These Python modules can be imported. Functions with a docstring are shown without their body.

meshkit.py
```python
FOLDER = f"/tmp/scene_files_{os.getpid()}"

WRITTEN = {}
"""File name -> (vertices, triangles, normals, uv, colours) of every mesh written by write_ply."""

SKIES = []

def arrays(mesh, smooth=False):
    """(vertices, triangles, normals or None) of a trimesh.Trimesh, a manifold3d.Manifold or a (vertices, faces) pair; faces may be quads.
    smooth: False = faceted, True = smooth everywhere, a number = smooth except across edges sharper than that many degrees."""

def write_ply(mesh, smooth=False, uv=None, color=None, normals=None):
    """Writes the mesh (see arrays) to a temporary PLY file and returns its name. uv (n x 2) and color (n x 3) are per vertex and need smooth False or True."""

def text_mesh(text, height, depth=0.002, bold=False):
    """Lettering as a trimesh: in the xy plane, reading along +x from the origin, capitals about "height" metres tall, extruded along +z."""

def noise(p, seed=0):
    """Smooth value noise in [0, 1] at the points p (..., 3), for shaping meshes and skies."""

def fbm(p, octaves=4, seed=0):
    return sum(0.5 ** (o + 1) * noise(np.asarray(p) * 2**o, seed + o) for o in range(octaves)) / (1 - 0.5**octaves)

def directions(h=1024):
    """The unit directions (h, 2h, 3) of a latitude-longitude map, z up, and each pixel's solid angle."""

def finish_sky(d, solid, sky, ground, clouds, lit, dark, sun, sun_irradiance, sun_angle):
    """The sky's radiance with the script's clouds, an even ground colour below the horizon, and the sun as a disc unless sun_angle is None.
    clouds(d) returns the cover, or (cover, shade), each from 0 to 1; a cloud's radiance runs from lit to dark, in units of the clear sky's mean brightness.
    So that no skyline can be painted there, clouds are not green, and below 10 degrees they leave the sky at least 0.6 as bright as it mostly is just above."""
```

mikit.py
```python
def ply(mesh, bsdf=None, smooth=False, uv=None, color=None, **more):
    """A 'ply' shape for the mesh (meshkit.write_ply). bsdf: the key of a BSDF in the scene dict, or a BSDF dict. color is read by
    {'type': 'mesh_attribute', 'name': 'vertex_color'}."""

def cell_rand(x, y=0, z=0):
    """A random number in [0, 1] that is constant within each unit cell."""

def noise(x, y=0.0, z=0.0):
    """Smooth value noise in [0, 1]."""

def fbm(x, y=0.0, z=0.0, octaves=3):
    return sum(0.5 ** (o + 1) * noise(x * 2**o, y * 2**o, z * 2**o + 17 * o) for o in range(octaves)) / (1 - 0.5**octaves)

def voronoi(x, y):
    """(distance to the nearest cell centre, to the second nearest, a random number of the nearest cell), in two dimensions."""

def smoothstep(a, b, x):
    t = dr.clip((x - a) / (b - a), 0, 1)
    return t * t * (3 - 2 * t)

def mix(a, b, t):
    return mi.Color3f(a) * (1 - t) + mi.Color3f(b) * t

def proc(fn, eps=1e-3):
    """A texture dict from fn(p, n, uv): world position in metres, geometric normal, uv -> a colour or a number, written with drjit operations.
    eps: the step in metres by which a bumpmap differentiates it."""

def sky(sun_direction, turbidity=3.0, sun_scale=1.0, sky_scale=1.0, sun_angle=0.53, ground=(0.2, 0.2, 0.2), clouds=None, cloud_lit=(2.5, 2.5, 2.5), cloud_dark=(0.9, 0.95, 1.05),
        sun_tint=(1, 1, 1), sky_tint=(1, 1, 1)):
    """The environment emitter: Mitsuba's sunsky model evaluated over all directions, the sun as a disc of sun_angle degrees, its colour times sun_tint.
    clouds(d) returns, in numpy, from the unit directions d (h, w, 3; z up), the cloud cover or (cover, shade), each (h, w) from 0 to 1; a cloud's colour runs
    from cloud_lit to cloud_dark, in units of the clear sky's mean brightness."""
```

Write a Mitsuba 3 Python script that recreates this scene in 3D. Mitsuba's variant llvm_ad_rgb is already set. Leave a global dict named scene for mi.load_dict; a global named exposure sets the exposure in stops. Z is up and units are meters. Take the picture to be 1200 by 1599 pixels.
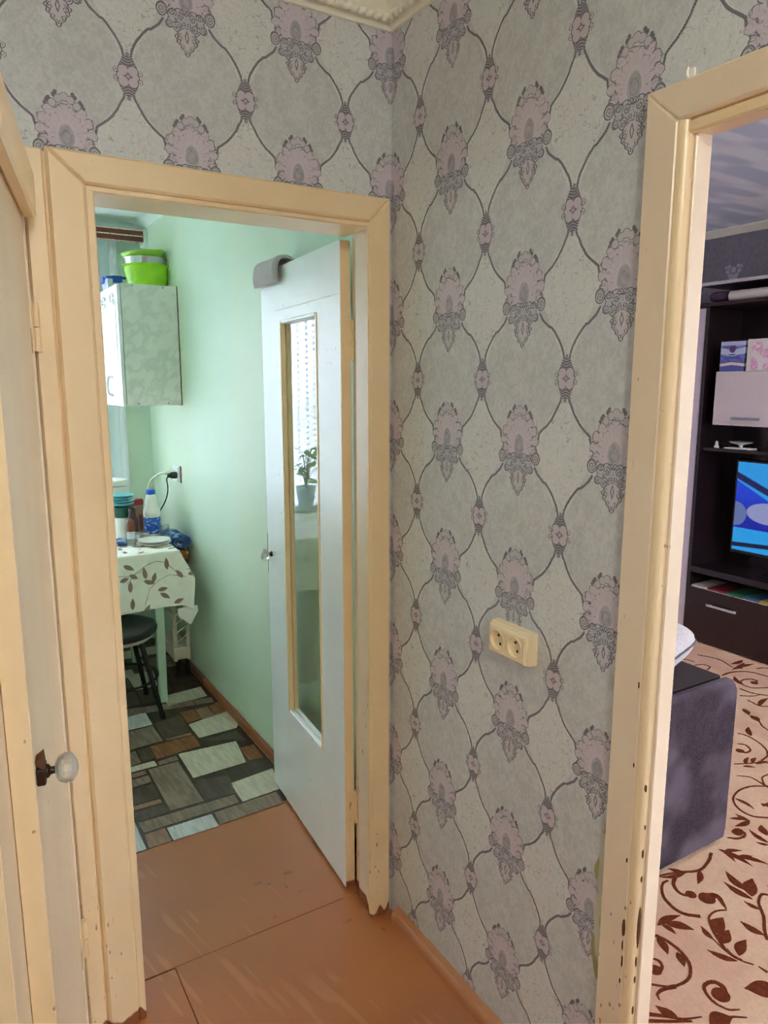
import math, random
import numpy as np, trimesh, shapely, drjit as dr, mitsuba as mi, manifold3d as m3
from shapely.geometry import Polygon, LineString, Point, box as sbox
import mikit, meshkit
from mikit import noise, fbm, cell_rand, smoothstep, mix
T = mi.ScalarTransform4f
random.seed(7)
rng = np.random.default_rng(11)
scene, labels = {}, {}

# ------------------------------------------------------------------ camera, daylight, exposure
EYE, YAW, PITCH, FOCAL = np.array([-1.0835, -1.7362, 1.6258]), .5483, .17267, 1135.7
FWD = np.array([math.sin(YAW) * math.cos(PITCH), math.cos(YAW) * math.cos(PITCH), -math.sin(PITCH)])
scene['camera'] = {'type': 'perspective', 'fov_axis': 'x', 'fov': math.degrees(2 * math.atan(600 / FOCAL)),
                   'near_clip': .02, 'far_clip': 200.0,
                   'to_world': T().look_at(origin=EYE.tolist(), target=(EYE + FWD).tolist(), up=[0, 0, 1])}
scene['sky'] = mikit.sky([.25, .9, .75], turbidity=4, sun_scale=0.0, sky_scale=1.0, ground=(.42, .42, .42),
                         clouds=lambda d: np.ones(d.shape[:2]), cloud_lit=(17.5, 18.4, 21.0), cloud_dark=(15, 16, 18))
exposure = 2.56
HALL_LAMP, LIVING_LAMP = 18.5, 8.5

# ------------------------------------------------------------------ helpers
def lin(r, g=None, b=None):
    c = np.array([r, g, b] if g is not None else [r, r, r], float) / 255
    return [float(v) for v in np.where(c < .04045, c / 12.92, ((c + .055) / 1.055) ** 2.4)]

def rgb(*c):
    return {'type': 'rgb', 'value': lin(*c)}

def mat(name, color, rough=.6, spec=.5, metal=0.0, bump=None, bump_scale=1.0, **kw):
    """color: an sRGB triple or a function for mikit.proc"""
    base = mikit.proc(color) if callable(color) else rgb(*color)
    d = {'type': 'principled', 'base_color': base, 'roughness': rough, 'specular': spec, 'metallic': metal, **kw}
    if bump is not None:
        d = {'type': 'bumpmap', 'arbitrary': mikit.proc(bump, eps=1e-3), 'bsdf': d, 'scale': bump_scale}
    scene[name] = {'type': 'twosided', 'bsdf': d}
    return name

def lab(key, label=None, category=None, group=None, kind=None):
    labels[key] = {k: v for k, v in (('label', label), ('category', category), ('group', group), ('kind', kind)) if v}

def numbered(key):
    if key not in scene and key not in labels:
        return key
    n = 1
    while f'{key}_{n:03d}' in scene or f'{key}_{n:03d}' in labels:
        n += 1
    return f'{key}_{n:03d}'

def add(key, mesh, bsdf, smooth=False, label=None, category=None, group=None, kind=None, **kw):
    key = numbered(key)
    scene[key] = mikit.ply(mesh, bsdf, smooth, **kw)
    if label or category or kind:
        lab(key, label, category, group, kind)
    return key

def thing(key, label, category, group=None):
    key = numbered(key)
    lab(key, label, category, group)
    return key

def structure(key, label=None):
    lab(key, label, None, None, 'structure')
    return key

def hull(points):
    return trimesh.convex.convex_hull(np.asarray(points, float))

def bx(x0, x1, y0, y1, z0, z1, c=0.0):
    """a box, its edges chamfered by c"""
    lo, hi = np.array([x0, y0, z0], float), np.array([x1, y1, z1], float)
    if c <= 0:
        return trimesh.creation.box(bounds=[lo, hi])
    c = min(c, .45 * float((hi - lo).min()))
    pts = []
    for k in range(3):
        a, b = lo + c, hi - c
        a[k], b[k] = lo[k], hi[k]
        pts += [[(a, b)[i][0], (a, b)[j][1], (a, b)[l][2]] for i in (0, 1) for j in (0, 1) for l in (0, 1)]
    return hull(pts)

def cat(*ms):
    return trimesh.util.concatenate([m for m in ms])

def rbox(x0, x1, y0, y1, z0, z1, r, n=10):
    """a box with rounded edges"""
    s = trimesh.creation.icosphere(2, r)
    pts = [s.vertices + [x, y, z] for x in (x0 + r, x1 - r) for y in (y0 + r, y1 - r) for z in (z0 + r, z1 - r)]
    return hull(np.vstack(pts))

def prism(poly, h, z0=0.0):
    polys = [poly] if poly.geom_type == 'Polygon' else [g for g in poly.geoms if g.geom_type == 'Polygon']
    m = cat(*[trimesh.creation.extrude_polygon(g, h, engine='earcut') for g in polys if g.area > 1e-9])
    m.apply_translation([0, 0, z0])
    return m

def on_xz(mesh, y):
    """a prism drawn in (x, z) whose depth runs towards -y from the plane y"""
    v = mesh.vertices.copy()
    return trimesh.Trimesh(np.c_[v[:, 0], y - v[:, 2], v[:, 1]], mesh.faces, process=False)

def on_yz(mesh, x):
    """a prism drawn in (y, z) whose depth runs towards -x from the plane x"""
    v = mesh.vertices.copy()
    return trimesh.Trimesh(np.c_[x - v[:, 2], v[:, 0], v[:, 1]], mesh.faces[:, ::-1], process=False)

def lathe(profile, centre=(0, 0, 0), n=40):
    m = trimesh.creation.revolve(np.asarray(profile, float), sections=n)
    m.apply_translation(centre)
    return m

def smooth_path(pts, n=8):
    p = np.asarray(pts, float)
    if len(p) < 3:
        return p
    q = np.vstack([2 * p[0] - p[1], p, 2 * p[-1] - p[-2]])
    out = []
    for i in range(1, len(q) - 2):
        for t in np.linspace(0, 1, n, endpoint=False):
            a, b, c, d = q[i - 1:i + 3]
            out.append(.5 * ((2 * b) + (-a + c) * t + (2 * a - 5 * b + 4 * c - d) * t * t + (-a + 3 * b - 3 * c + d) * t ** 3))
    return np.vstack(out + [p[-1]])

def tube(pts, r, sides=10, path=True, closed=True):
    p = smooth_path(pts) if path else np.asarray(pts, float)
    t = np.gradient(p, axis=0)
    t /= np.linalg.norm(t, axis=1, keepdims=True) + 1e-12
    a = np.cross(t, [0.31, .17, .93])
    a /= np.linalg.norm(a, axis=1, keepdims=True) + 1e-9
    b = np.cross(t, a)
    ang = np.arange(sides) * 2 * np.pi / sides
    rr = np.broadcast_to(np.asarray(r, float), (len(p),))
    v = p[:, None] + rr[:, None, None] * (np.cos(ang)[None, :, None] * a[:, None] + np.sin(ang)[None, :, None] * b[:, None])
    n = len(p)
    f = []
    for i in range(n - 1):
        for j in range(sides):
            k = (j + 1) % sides
            f += [[i * sides + j, i * sides + k, (i + 1) * sides + k], [i * sides + j, (i + 1) * sides + k, (i + 1) * sides + j]]
    v = v.reshape(-1, 3)
    if closed:
        v = np.vstack([v, p[0], p[-1]])
        for j in range(sides):
            k = (j + 1) % sides
            f += [[len(v) - 2, k, j], [len(v) - 1, (n - 1) * sides + j, (n - 1) * sides + k]]
    m = trimesh.Trimesh(v, f, process=False)
    if m.is_watertight:
        m.fix_normals()
    return m

def board(quad, d0, d1, axis, c=.004):
    """a flat board: a convex outline in the plane across axis, from depth d0 (back) to d1 (front), front edges eased by c"""
    q = Polygon(quad)
    inner = np.array(q.buffer(-c, join_style='mitre').exterior.coords)[:-1]
    outer = np.array(q.exterior.coords)[:-1]
    s = 1 if d1 > d0 else -1
    pts = [(o, d0) for o in outer] + [(o, d1 - s * c) for o in outer] + [(o, d1) for o in inner]
    return hull([np.insert(np.asarray(o), axis, d) for o, d in pts])

def spin(mesh, angle, axis, point=(0, 0, 0)):
    mesh = mesh.copy()
    mesh.apply_transform(trimesh.transformations.rotation_matrix(angle, axis, point))
    return mesh

def moved(mesh, x=0, y=0, z=0):
    mesh = mesh.copy()
    mesh.apply_translation([x, y, z])
    return mesh

# ------------------------------------------------------------------ printed wallpaper of the hall (millimetres, mirrored about each column)
PAPER_W, PAPER_H, TIP = .265, .320, 2.3447

def seg_d(x, y, pts):
    """distance to a polyline given in millimetres"""
    best = mi.Float(1e9)
    for (ax, ay), (bx, by) in zip(pts[:-1], pts[1:]):
        ex, ey = bx - ax, by - ay
        t = dr.clip(((x - ax) * ex + (y - ay) * ey) / (ex * ex + ey * ey), 0, 1)
        best = dr.minimum(best, dr.square(x - ax - t * ex) + dr.square(y - ay - t * ey))
    return dr.sqrt(best)

def lobes_d(x, y, circles):
    d = mi.Float(1e9)
    for cx, cy, r in circles:
        d = dr.minimum(d, dr.sqrt(dr.square(x - cx) + dr.square(y - cy)) - r)
    return d

def stroke(d, half):
    return 1 - smoothstep(half - .6, half + .6, d)

def curl(x, y, cx, cy, r, gap, hand=1, turn=0.0):
    dx, dy = x - cx, y - cy
    rr = dr.sqrt(dx * dx + dy * dy) + 1e-4
    ph = rr / gap - hand * dr.atan2(dy, dx) / 6.2832 + turn
    fr = ph - dr.floor(ph)
    line = 1 - smoothstep(.10, .26, dr.abs(fr - .5))
    return dr.select(rr < r, line, 0)

ROPE_LOW = [(52, 66), (60, 54), (70, 46), (80, 38), (86, 37), (97, 26), (108, 12), (117, -2), (122, -13), (125, -26), (126.5, -40)]
ROPE_TOP = [(118, 206), (106, 184), (95, 169), (84, 158), (68, 146), (62, 141), (59, 127), (50, 110)]
ROPE_JOIN = [(123, -98), (121.5, -108), (117, -118)]
PETALS = [(45, 143, 11), (51, 122, 10.5), (46, 102, 10), (35, 86, 9), (18, 80, 10), (33, 161, 10), (0, 120, 34), (14, 142, 24), (14, 106, 24), (0, 154, 22), (30, 122, 14), (28, 136, 14)]
CROWN = [(24, 174, 8), (12, 184, 8), (0, 189, 8.5)]
SPIKES = [(34, 178, 4.5), (31, 183, 4), (20, 190, 5), (17, 196, 4), (38, 172, 3.5)]
BODY = [(16, 82, 12), (31, 80, 10), (38, 60, 8), (33, 68, 8), (18, 60, 14), (6, 70, 14)]
KNOT = [(10, 11, 11), (10, -11, 11), (17, 0, 7)]

def wall_paper(p, n, uv):
    u = dr.select(dr.abs(n.x) > .5, -p.y + .0004, p.x + .0046) * 1000
    W, H = PAPER_W * 1000, PAPER_H * 1000
    du = dr.abs(u - dr.round(u / W) * W)
    v = (p.z - TIP) * 1000 + 116
    v = v - dr.floor(v / H) * H - 116
    wob = (noise(u * .09, p.z * 90) - .5) * 1.2
    du = du + wob
    # ground: a woven mottle in one set of cells, a pale crackle in the other
    edge = dr.select(v < -40, 200, dr.select(v < 37, 126 - (v + 40) * .52, dr.select(v < 107, 86 - (v - 37) * .55, dr.select(v < 142, 47 + (v - 107) * .43, 62 + (v - 142) * .9))))
    ins = smoothstep(-2, 2, edge - du)
    weave = fbm(u * .3, p.z * 260, 3, 2) * .35 + fbm(u * .13, p.z * 110, 23, 2) * .4 + noise(u * .05, p.z * 45, 7) * .25
    ground = mix(lin(181, 184, 184), lin(200, 203, 202), smoothstep(.2, .8, weave))
    crack_f = dr.abs(fbm(u * .055, p.z * 80, 5, 3) - .5)
    crack = (1 - smoothstep(.006, .022, crack_f)) * smoothstep(.3, .5, noise(u * .07, p.z * 60, 31))
    pale = mix(lin(199, 202, 200), lin(209, 212, 210), noise(u * .3, p.z * 200, 2))
    pale = mix(pale, lin(148, 148, 146), crack * .75)
    col = mix(pale, ground, ins)
    ink, grey, pink = lin(92, 90, 102), lin(182, 183, 188), lin(198, 189, 197)
    # ropes
    for pts, sg in ((ROPE_LOW, -1), (ROPE_TOP, 1), (ROPE_JOIN, 1)):
        d = seg_d(du, v, pts)
        tw = .5 + .5 * dr.sin((du + sg * v) * .95 + d * 1.1)
        col = mix(col, mix(ink, lin(140, 138, 142), tw * .8), stroke(d, 2.6))
    # medallion
    jag = (noise(u * .14, p.z * 150, 61) - .5) * 5
    dp = lobes_d(du + jag, v + (noise(u * .15, p.z * 140, 62) - .5) * 5, PETALS)
    fade = noise(u * .02, p.z * 14, 77)
    vein = .5 + .5 * dr.sin(dr.atan2(du, v - 112) * 22)
    fill = mix(pink, lin(184, 178, 184), .35 * vein + .35 * noise(u * .12, p.z * 110, 9))
    brk = smoothstep(.3, .42, noise(u * .11, p.z * 130, 4))
    col = mix(col, fill, stroke(dp, 0))
    col = mix(col, lin(198, 190, 196), .6 * stroke(dr.abs(dp + 6), 1.0))
    col = mix(col, ink, stroke(dr.abs(dp), .7) * (.55 + .45 * brk) * smoothstep(20, 28, dr.abs(v - 140) + du))
    frond = dr.abs(noise(du * .11 + 5, v * .16, 41) - .5)
    col = mix(col, ink, .75 * (1 - smoothstep(.012, .045, frond)) * smoothstep(1, -1, dp) * smoothstep(-13, -9, dp))
    # the egg at its heart
    egg = dr.sqrt(dr.square(du / .9) + dr.square((v - 108) * dr.select(v > 108, .62, 1))) - 17
    col = mix(col, mix(lin(150, 149, 155), lin(176, 172, 178), noise(u * .16, p.z * 150, 12)), stroke(egg, 0))
    col = mix(col, lin(200, 194, 200), .7 * stroke(dr.abs(egg - 4), 1.1))
    col = mix(col, lin(128, 124, 134), .6 * stroke(dr.abs(egg + 7), 1.0))
    # crown of pale lobes and dark spikes
    ds = lobes_d(du, v, SPIKES)
    col = mix(col, mix(ink, lin(128, 125, 132), .5 + .5 * dr.sin((v + du) * 1.6)), stroke(ds, 0))
    dc = lobes_d(du, v, CROWN)
    col = mix(col, lin(186, 182, 186), stroke(dc, 0) * (1 - stroke(dp + 3, 0)))
    col = mix(col, ink, .9 * stroke(dr.abs(dc), .6) * (1 - stroke(dp + 5, 0)))
    # scroll work below it
    db = lobes_d(du, v, BODY)
    col = mix(col, grey, stroke(db, 0))
    swirl = dr.abs(noise(du * .17 + 9, v * .17, 51) - .5)
    col = mix(col, ink, .8 * (1 - smoothstep(.03, .09, swirl)) * smoothstep(1, -1, db))
    col = mix(col, ink, stroke(dr.abs(db), .8))
    for cx, cy, r, g, hnd, tn in ((31, 84, 9.5, 5, 1, .2), (14, 78, 9, 5, -1, .6), (37, 61, 8, 4.5, -1, .1), (20, 60, 9, 5, 1, .5), (5, 90, 7, 4.5, 1, 0.), (5, 64, 6, 4.5, -1, .4)):
        col = mix(col, ink, .85 * curl(du, v, cx, cy, r, g, hnd, tn))
    dv = dr.sqrt(dr.square(du - 54) + dr.square((v - 86) * .85)) - 11.5
    col = mix(col, lin(182, 182, 184), stroke(dv, 0))
    col = mix(col, ink, .8 * curl(du, 86 + (v - 86) * .85, 54, 86, 11, 4.8, -1, .3))
    col = mix(col, ink, stroke(dr.abs(dv), .9))
    # the heart at the tip
    hw = dr.select(v < 14, v * .8, dr.select(v < 40, 11.2 + 14 * dr.sin((v - 14) / 26 * 1.57), 25.2 - (v - 40) * 1.0)) + 1.6 * dr.sin(v * .55)
    inh = (hw - du) * .75
    on = dr.select((v > -3) & (v < 56), 1.0, 0.0)
    col = mix(col, mix(lin(186, 185, 186), pink, .3), on * smoothstep(-.5, .7, inh))
    col = mix(col, ink, on * stroke(dr.abs(inh), 1.0))
    col = mix(col, ink, .9 * on * stroke(dr.abs(inh - 4.5 - 1.2 * dr.sin(v * .7)), .9) * smoothstep(-1, 1, 46 - v))
    col = mix(col, ink, .8 * curl(du, v, 15, 36, 7, 4.6, 1, .2))
    col = mix(col, ink, on * stroke(seg_d(du, v, [(0, 28), (4, 40), (0, 52)]), .9))
    # the small knot where ropes meet
    q, w = W / 2 - du, v + 66
    aw = dr.abs(w)
    dk = lobes_d(q, w, KNOT)
    for cy in (9, -7):
        col = mix(col, ink, .85 * curl(q, w, 25, cy, 6.5, 4.2, 1 if cy > 0 else -1, .2))
    cap = dr.select((aw > 18) & (aw < 40), 1.0, 0.0) * smoothstep(-.6, .6, 20 - (aw - 18) * .45 - q)
    strip = .5 + .5 * dr.sin((aw - dr.sqrt(q * q + 9) * .45) * 1.15)
    col = mix(col, mix(ink, lin(160, 157, 162), strip), cap)
    col = mix(col, lin(190, 182, 188), stroke(dk, 0))
    col = mix(col, lin(184, 170, 178), stroke(dr.sqrt(q * q + w * w) - 9, 0))
    col = mix(col, ink, stroke(dr.abs(dk), .8))
    dn = dr.sqrt(q * q + dr.square(aw - 44)) - 3
    col = mix(col, lin(150, 148, 152), stroke(dn, 0))
    col = mix(col, ink, stroke(dr.abs(dn), .7))
    return col


def hall_paper(p, n, uv):
    col = wall_paper(p, n, uv)
    # torn strip beside the living-room casing shows old olive paint and bare plaster
    y, z = -p.y, p.z
    wid = .006 + .030 * smoothstep(.92, .55, z) * smoothstep(.28, .5, z) + (noise(z * 22, 3.1) - .5) * .022
    torn = smoothstep(-.002, .002, wid - (.842 - y)) * smoothstep(.3, .36, z) * smoothstep(.98, .93, z)
    torn = dr.select((dr.abs(n.x) > .5) & (y < .85), torn, 0)
    olive = mix(lin(150, 148, 96), lin(196, 196, 176), smoothstep(.5, .62, noise(y * 40, z * 17, 8)))
    return mix(col, olive, torn)

def paint_fn(a, b, chips=lin(120, 82, 52), amount=1.0):
    """old oil paint: slight yellowing, a few chips near the floor"""
    def fn(p, n, uv):
        c = mix(a, b, smoothstep(.3, .75, fbm(p.x * 3 + p.y * 4, p.z * 1.6, p.y * 2)))
        f = noise(p.x * 150 + p.y * 140, p.z * 55, p.y * 90)
        low = smoothstep(1.1, .2, p.z)
        foot = smoothstep(.004, -.004, p.z - .018 - .034 * noise(p.x * 60 + p.y * 50, 2.2)) * amount
        c = mix(c, lin(138, 82, 50), foot)
        chip = smoothstep(.93 - .09 * low * amount, .955 - .09 * low * amount, f) * smoothstep(.52, .66, noise(p.x * 9 + p.y * 11, p.z * 4, 5))
        return mix(c, chips, chip * .7)
    return fn

def floor_fn(p, n, uv):
    c = mix(lin(164, 100, 60), lin(178, 113, 70), fbm(p.x * 2.2, p.y * 2.2, 1))
    c = mix(c, lin(150, 98, 74), .5 * smoothstep(.45, .7, fbm(p.x * 1.7 + 4, p.y * 1.7, 9)))
    scr = smoothstep(.74, .86, noise(p.x * 70 + p.y * 14, p.y * 7, 4)) * smoothstep(.5, .72, noise(p.x * 3.1, p.y * 3.3, 21))
    c = mix(c, lin(196, 142, 100), .3 * scr)
    spot = smoothstep(.9, .94, noise(p.x * 46, p.y * 46, 13)) * smoothstep(.62, .7, noise(p.x * 4, p.y * 4, 33))
    return mix(c, lin(110, 66, 44), .6 * spot)

def mint_fn(p, n, uv):
    c = mix(lin(197, 216, 194), lin(207, 223, 204), fbm(p.x * 2 + p.y * 2, p.z * 1.5, 3))
    return mix(c, lin(208, 218, 190), .5 * smoothstep(.5, .75, noise(p.y * 5 + p.x * 5, p.z * .8, 6)))

def marble_fn(p, n, uv):
    f = fbm(p.x * 12 + p.z * 7, p.z * 16 - p.x * 14, 2, 4)
    vein = 1 - smoothstep(.0, .16, dr.abs(f - .5))
    return mix(mix(lin(226, 225, 216), lin(236, 235, 228), fbm(p.x * 20, p.z * 14, 8)), lin(202, 203, 192), .5 * vein)

def grain_fn(a, b, seed):
    ca, cb = lin(*a), lin(*b)
    def fn(p, n, uv):
        g = noise(p.x * 160 + p.y * 12, p.y * 22 + seed, seed) * .5 + fbm(p.x * 40, p.y * 9, seed, 3) * .5
        return mix(ca, cb, smoothstep(.2, .8, g))
    return fn

def velvet_fn(p, n, uv):
    f = fbm(p.x * 7 + p.y * 3, p.z * 7, p.y * 6, 4)
    c = mix(lin(48, 40, 50), lin(98, 88, 100), smoothstep(.3, .7, f))
    return mix(c, lin(100, 92, 100), .3 * noise(p.x * 260, p.z * 240, p.y * 200))

def carpet_fn(p, n, uv):
    c = mix(lin(214, 176, 146), lin(232, 202, 172), fbm(p.x * 9, p.y * 9, 1, 3))
    c = mix(c, lin(206, 158, 138), .5 * smoothstep(.5, .7, fbm(p.x * 3.3, p.y * 3.3, 5, 2)))
    return mix(c, lin(190, 150, 120), .35 * noise(p.x * 210, p.y * 120, 8))

def dark_paper_fn(p, n, uv):
    u, v = dr.select(dr.abs(n.x) > .5, p.y, p.x) * 1000 - 60, p.z * 1000 - 2270
    du = dr.abs(u - dr.round(u / 380) * 380)
    v = v + 150 - dr.floor((v + 150) / 420) * 420 - 150
    d = lobes_d(du, v, [(0, 20, 24), (22, 40, 14), (40, 66, 13), (30, 96, 12), (0, 74, 18), (0, -20, 14), (18, 0, 12), (52, 92, 9), (0, -52, 10)])
    inkf = .5 + .5 * dr.sin(d * 1.0 + noise(du * .06, v * .06, 3) * 9)
    c = mix(lin(112, 110, 122), lin(132, 130, 140), fbm(u * .08, v * .05, 2, 3))
    return mix(c, mix(lin(136, 136, 150), lin(206, 208, 220), inkf), stroke(d, 0) * .8)

def cloth_fn(p, n, uv):
    # printed twigs: u runs along the front, w down the drop (metres)
    c = mix(lin(232, 230, 214), lin(240, 239, 226), noise(p.x * 40, p.z * 40, p.y * 40))
    x = p.x * 1000
    y = dr.select(n.z > .6, (p.y - 1.88) * 1000 + 800, p.z * 1000)
    cx, cy = dr.floor((x + 400) / 330), dr.floor((y - 480) / 330)
    x, y = x + 400 - cx * 330, y - 480 - cy * 330
    leaf = mi.Float(0)
    for lx, ly, a, s in ((55, 262, -.5, 30), (30, 205, .3, 24), (75, 215, -.5, 24), (55, 168, 1.5, 30), (130, 225, 1.7, 32), (150, 175, -.4, 30), (175, 195, 1.3, 28),
                         (240, 260, 1.6, 32), (215, 130, .1, 26), (225, 95, -.6, 30), (60, 80, 1.5, 30), (290, 60, .4, 26), (300, 200, 2.2, 26), (130, 40, .9, 28)):
        dx, dy = x - lx, y - ly
        a1, b1 = dx * math.cos(a) + dy * math.sin(a), -dx * math.sin(a) + dy * math.cos(a)
        k = dr.abs(b1) - 11.5 * (1 - dr.square(a1 / s)) * (1 - .25 * a1 / s)
        leaf = dr.maximum(leaf, dr.select(dr.abs(a1) < s, 1 - smoothstep(-1, .8, k), 0))
    stem = dr.minimum(seg_d(x, y, [(0, 225), (60, 220), (110, 235), (135, 262), (190, 278), (235, 265), (260, 240), (300, 195)]),
                      seg_d(x, y, [(120, 60), (150, 140), (200, 180), (250, 200), (330, 185)]))
    stem = dr.minimum(stem, seg_d(x, y, [(40, 185), (90, 235), (160, 275)]))
    rose = smoothstep(46, 18, dr.sqrt(dr.square(x - 130) + dr.square((y - 20) * 1.4)))
    c = mix(c, lin(214, 180, 170), .7 * rose)
    c = mix(c, lin(128, 118, 104), .85 * stroke(stem, 1.4))
    return mix(c, lin(140, 118, 104), leaf)

def tulle_dots(p, n, uv):
    u, v = p.x * 1000, p.z * 1000
    col = dr.floor(u / 55)
    du = u / 55 - col - .5
    dv = v / 38 + .5 * (col - 2 * dr.floor(col / 2)) - dr.floor(v / 38 + .5 * (col - 2 * dr.floor(col / 2))) - .5
    return 1 - smoothstep(8, 10, dr.sqrt(dr.square(du * 55) + dr.square(dv * 38)))

def tulle_opacity(p, n, uv):
    return .88 + .11 * tulle_dots(p, n, uv)

def screen_fn(p, n, uv):
    # a lit picture of blue blocks on the television (y, z in metres from its lower left corner)
    a, b = (.98 - p.y) / .9, (p.z - .62) / .52
    c = mix(lin(8, 30, 170), lin(20, 70, 225), smoothstep(.3, .8, b))
    c = mix(c, lin(40, 160, 240), smoothstep(.0, .02, b - .78 + (a - .1) * .9) * smoothstep(.0, .02, a - .02))
    c = mix(c, lin(14, 24, 90), smoothstep(.05, .03, dr.abs(b - .93 + (a * .75))))
    c = mix(c, lin(30, 165, 245), smoothstep(.27, .26, b))
    c = mix(c, lin(100, 120, 175), smoothstep(.15, .14, dr.sqrt(dr.square((a - .06) * 1.7) + dr.square(b - .43))))
    c = mix(c, lin(150, 158, 205), smoothstep(.13, .12, dr.sqrt(dr.square((a - .30) * .8) + dr.square(b - .47))))
    c = mix(c, lin(10, 20, 60), smoothstep(.03, .02, dr.abs(b - .05 - .12 * a)))
    return c * 1.0

CREAM_A, CREAM_B = lin(236, 214, 174), lin(230, 204, 160)
mat('wallpaper', hall_paper, .62, .35)
mat('cream_paint', paint_fn(CREAM_A, CREAM_B), .32, .5)
mat('living_frame_paint', paint_fn(lin(232, 214, 188), lin(226, 205, 176)), .34, .5)
mat('pale_cream_paint', paint_fn(lin(232, 218, 194), lin(226, 208, 182)), .34, .5)
mat('grey_cream_paint', paint_fn(lin(214, 198, 170), lin(206, 188, 158), amount=.3), .4, .45)
mat('white_paint', paint_fn(lin(232, 236, 234), lin(226, 231, 230), amount=0), .28, .5)
mat('floor_paint', floor_fn, .3, .5)
mat('skirting_paint', (178, 122, 86), .16, .6)
mat('seam', (74, 48, 34), .8)
mat('ceiling_hall_paint', (196, 200, 178), .35, .5)
mat('cornice_white', (232, 230, 214), .5)
mat('mint_wall', mint_fn, .45, .5)
mat('ceiling_white', (226, 234, 228), .6)
mat('marble_laminate', marble_fn, .3)
mat('white_gloss', (238, 242, 244), .2)
mat('pvc_white', (232, 236, 238), .3)
mat('chrome', (205, 205, 208), .22, metal=1.0)
mat('steel', (200, 202, 204), .18, metal=1.0)
mat('dark_metal', (58, 44, 34), .4, metal=.6)
mat('rust_brown', (84, 52, 32), .6)
mat('socket_cream', (236, 220, 184), .3)
mat('socket_hole', (60, 44, 30), .7)
mat('lime_plastic', (158, 214, 40), .28)
mat('lime_pale', (178, 226, 84), .28)
mat('blue_plastic', (40, 66, 170), .3)
mat('clear_box', (206, 214, 226), .25)
mat('pelmet_wood', (112, 52, 42), .35)
mat('pelmet_strip', (226, 196, 178), .4)
mat('wood_brown', (150, 92, 60), .45)
mat('dark_skirting', (112, 78, 56), .45)
mat('green_leg', (182, 206, 182), .4)
mat('black_vinyl', (20, 21, 23), .35)
mat('black_metal', (14, 13, 14), .35)
mat('stool_under', (186, 170, 160), .7)
mat('table_cloth', cloth_fn, .55)
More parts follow.
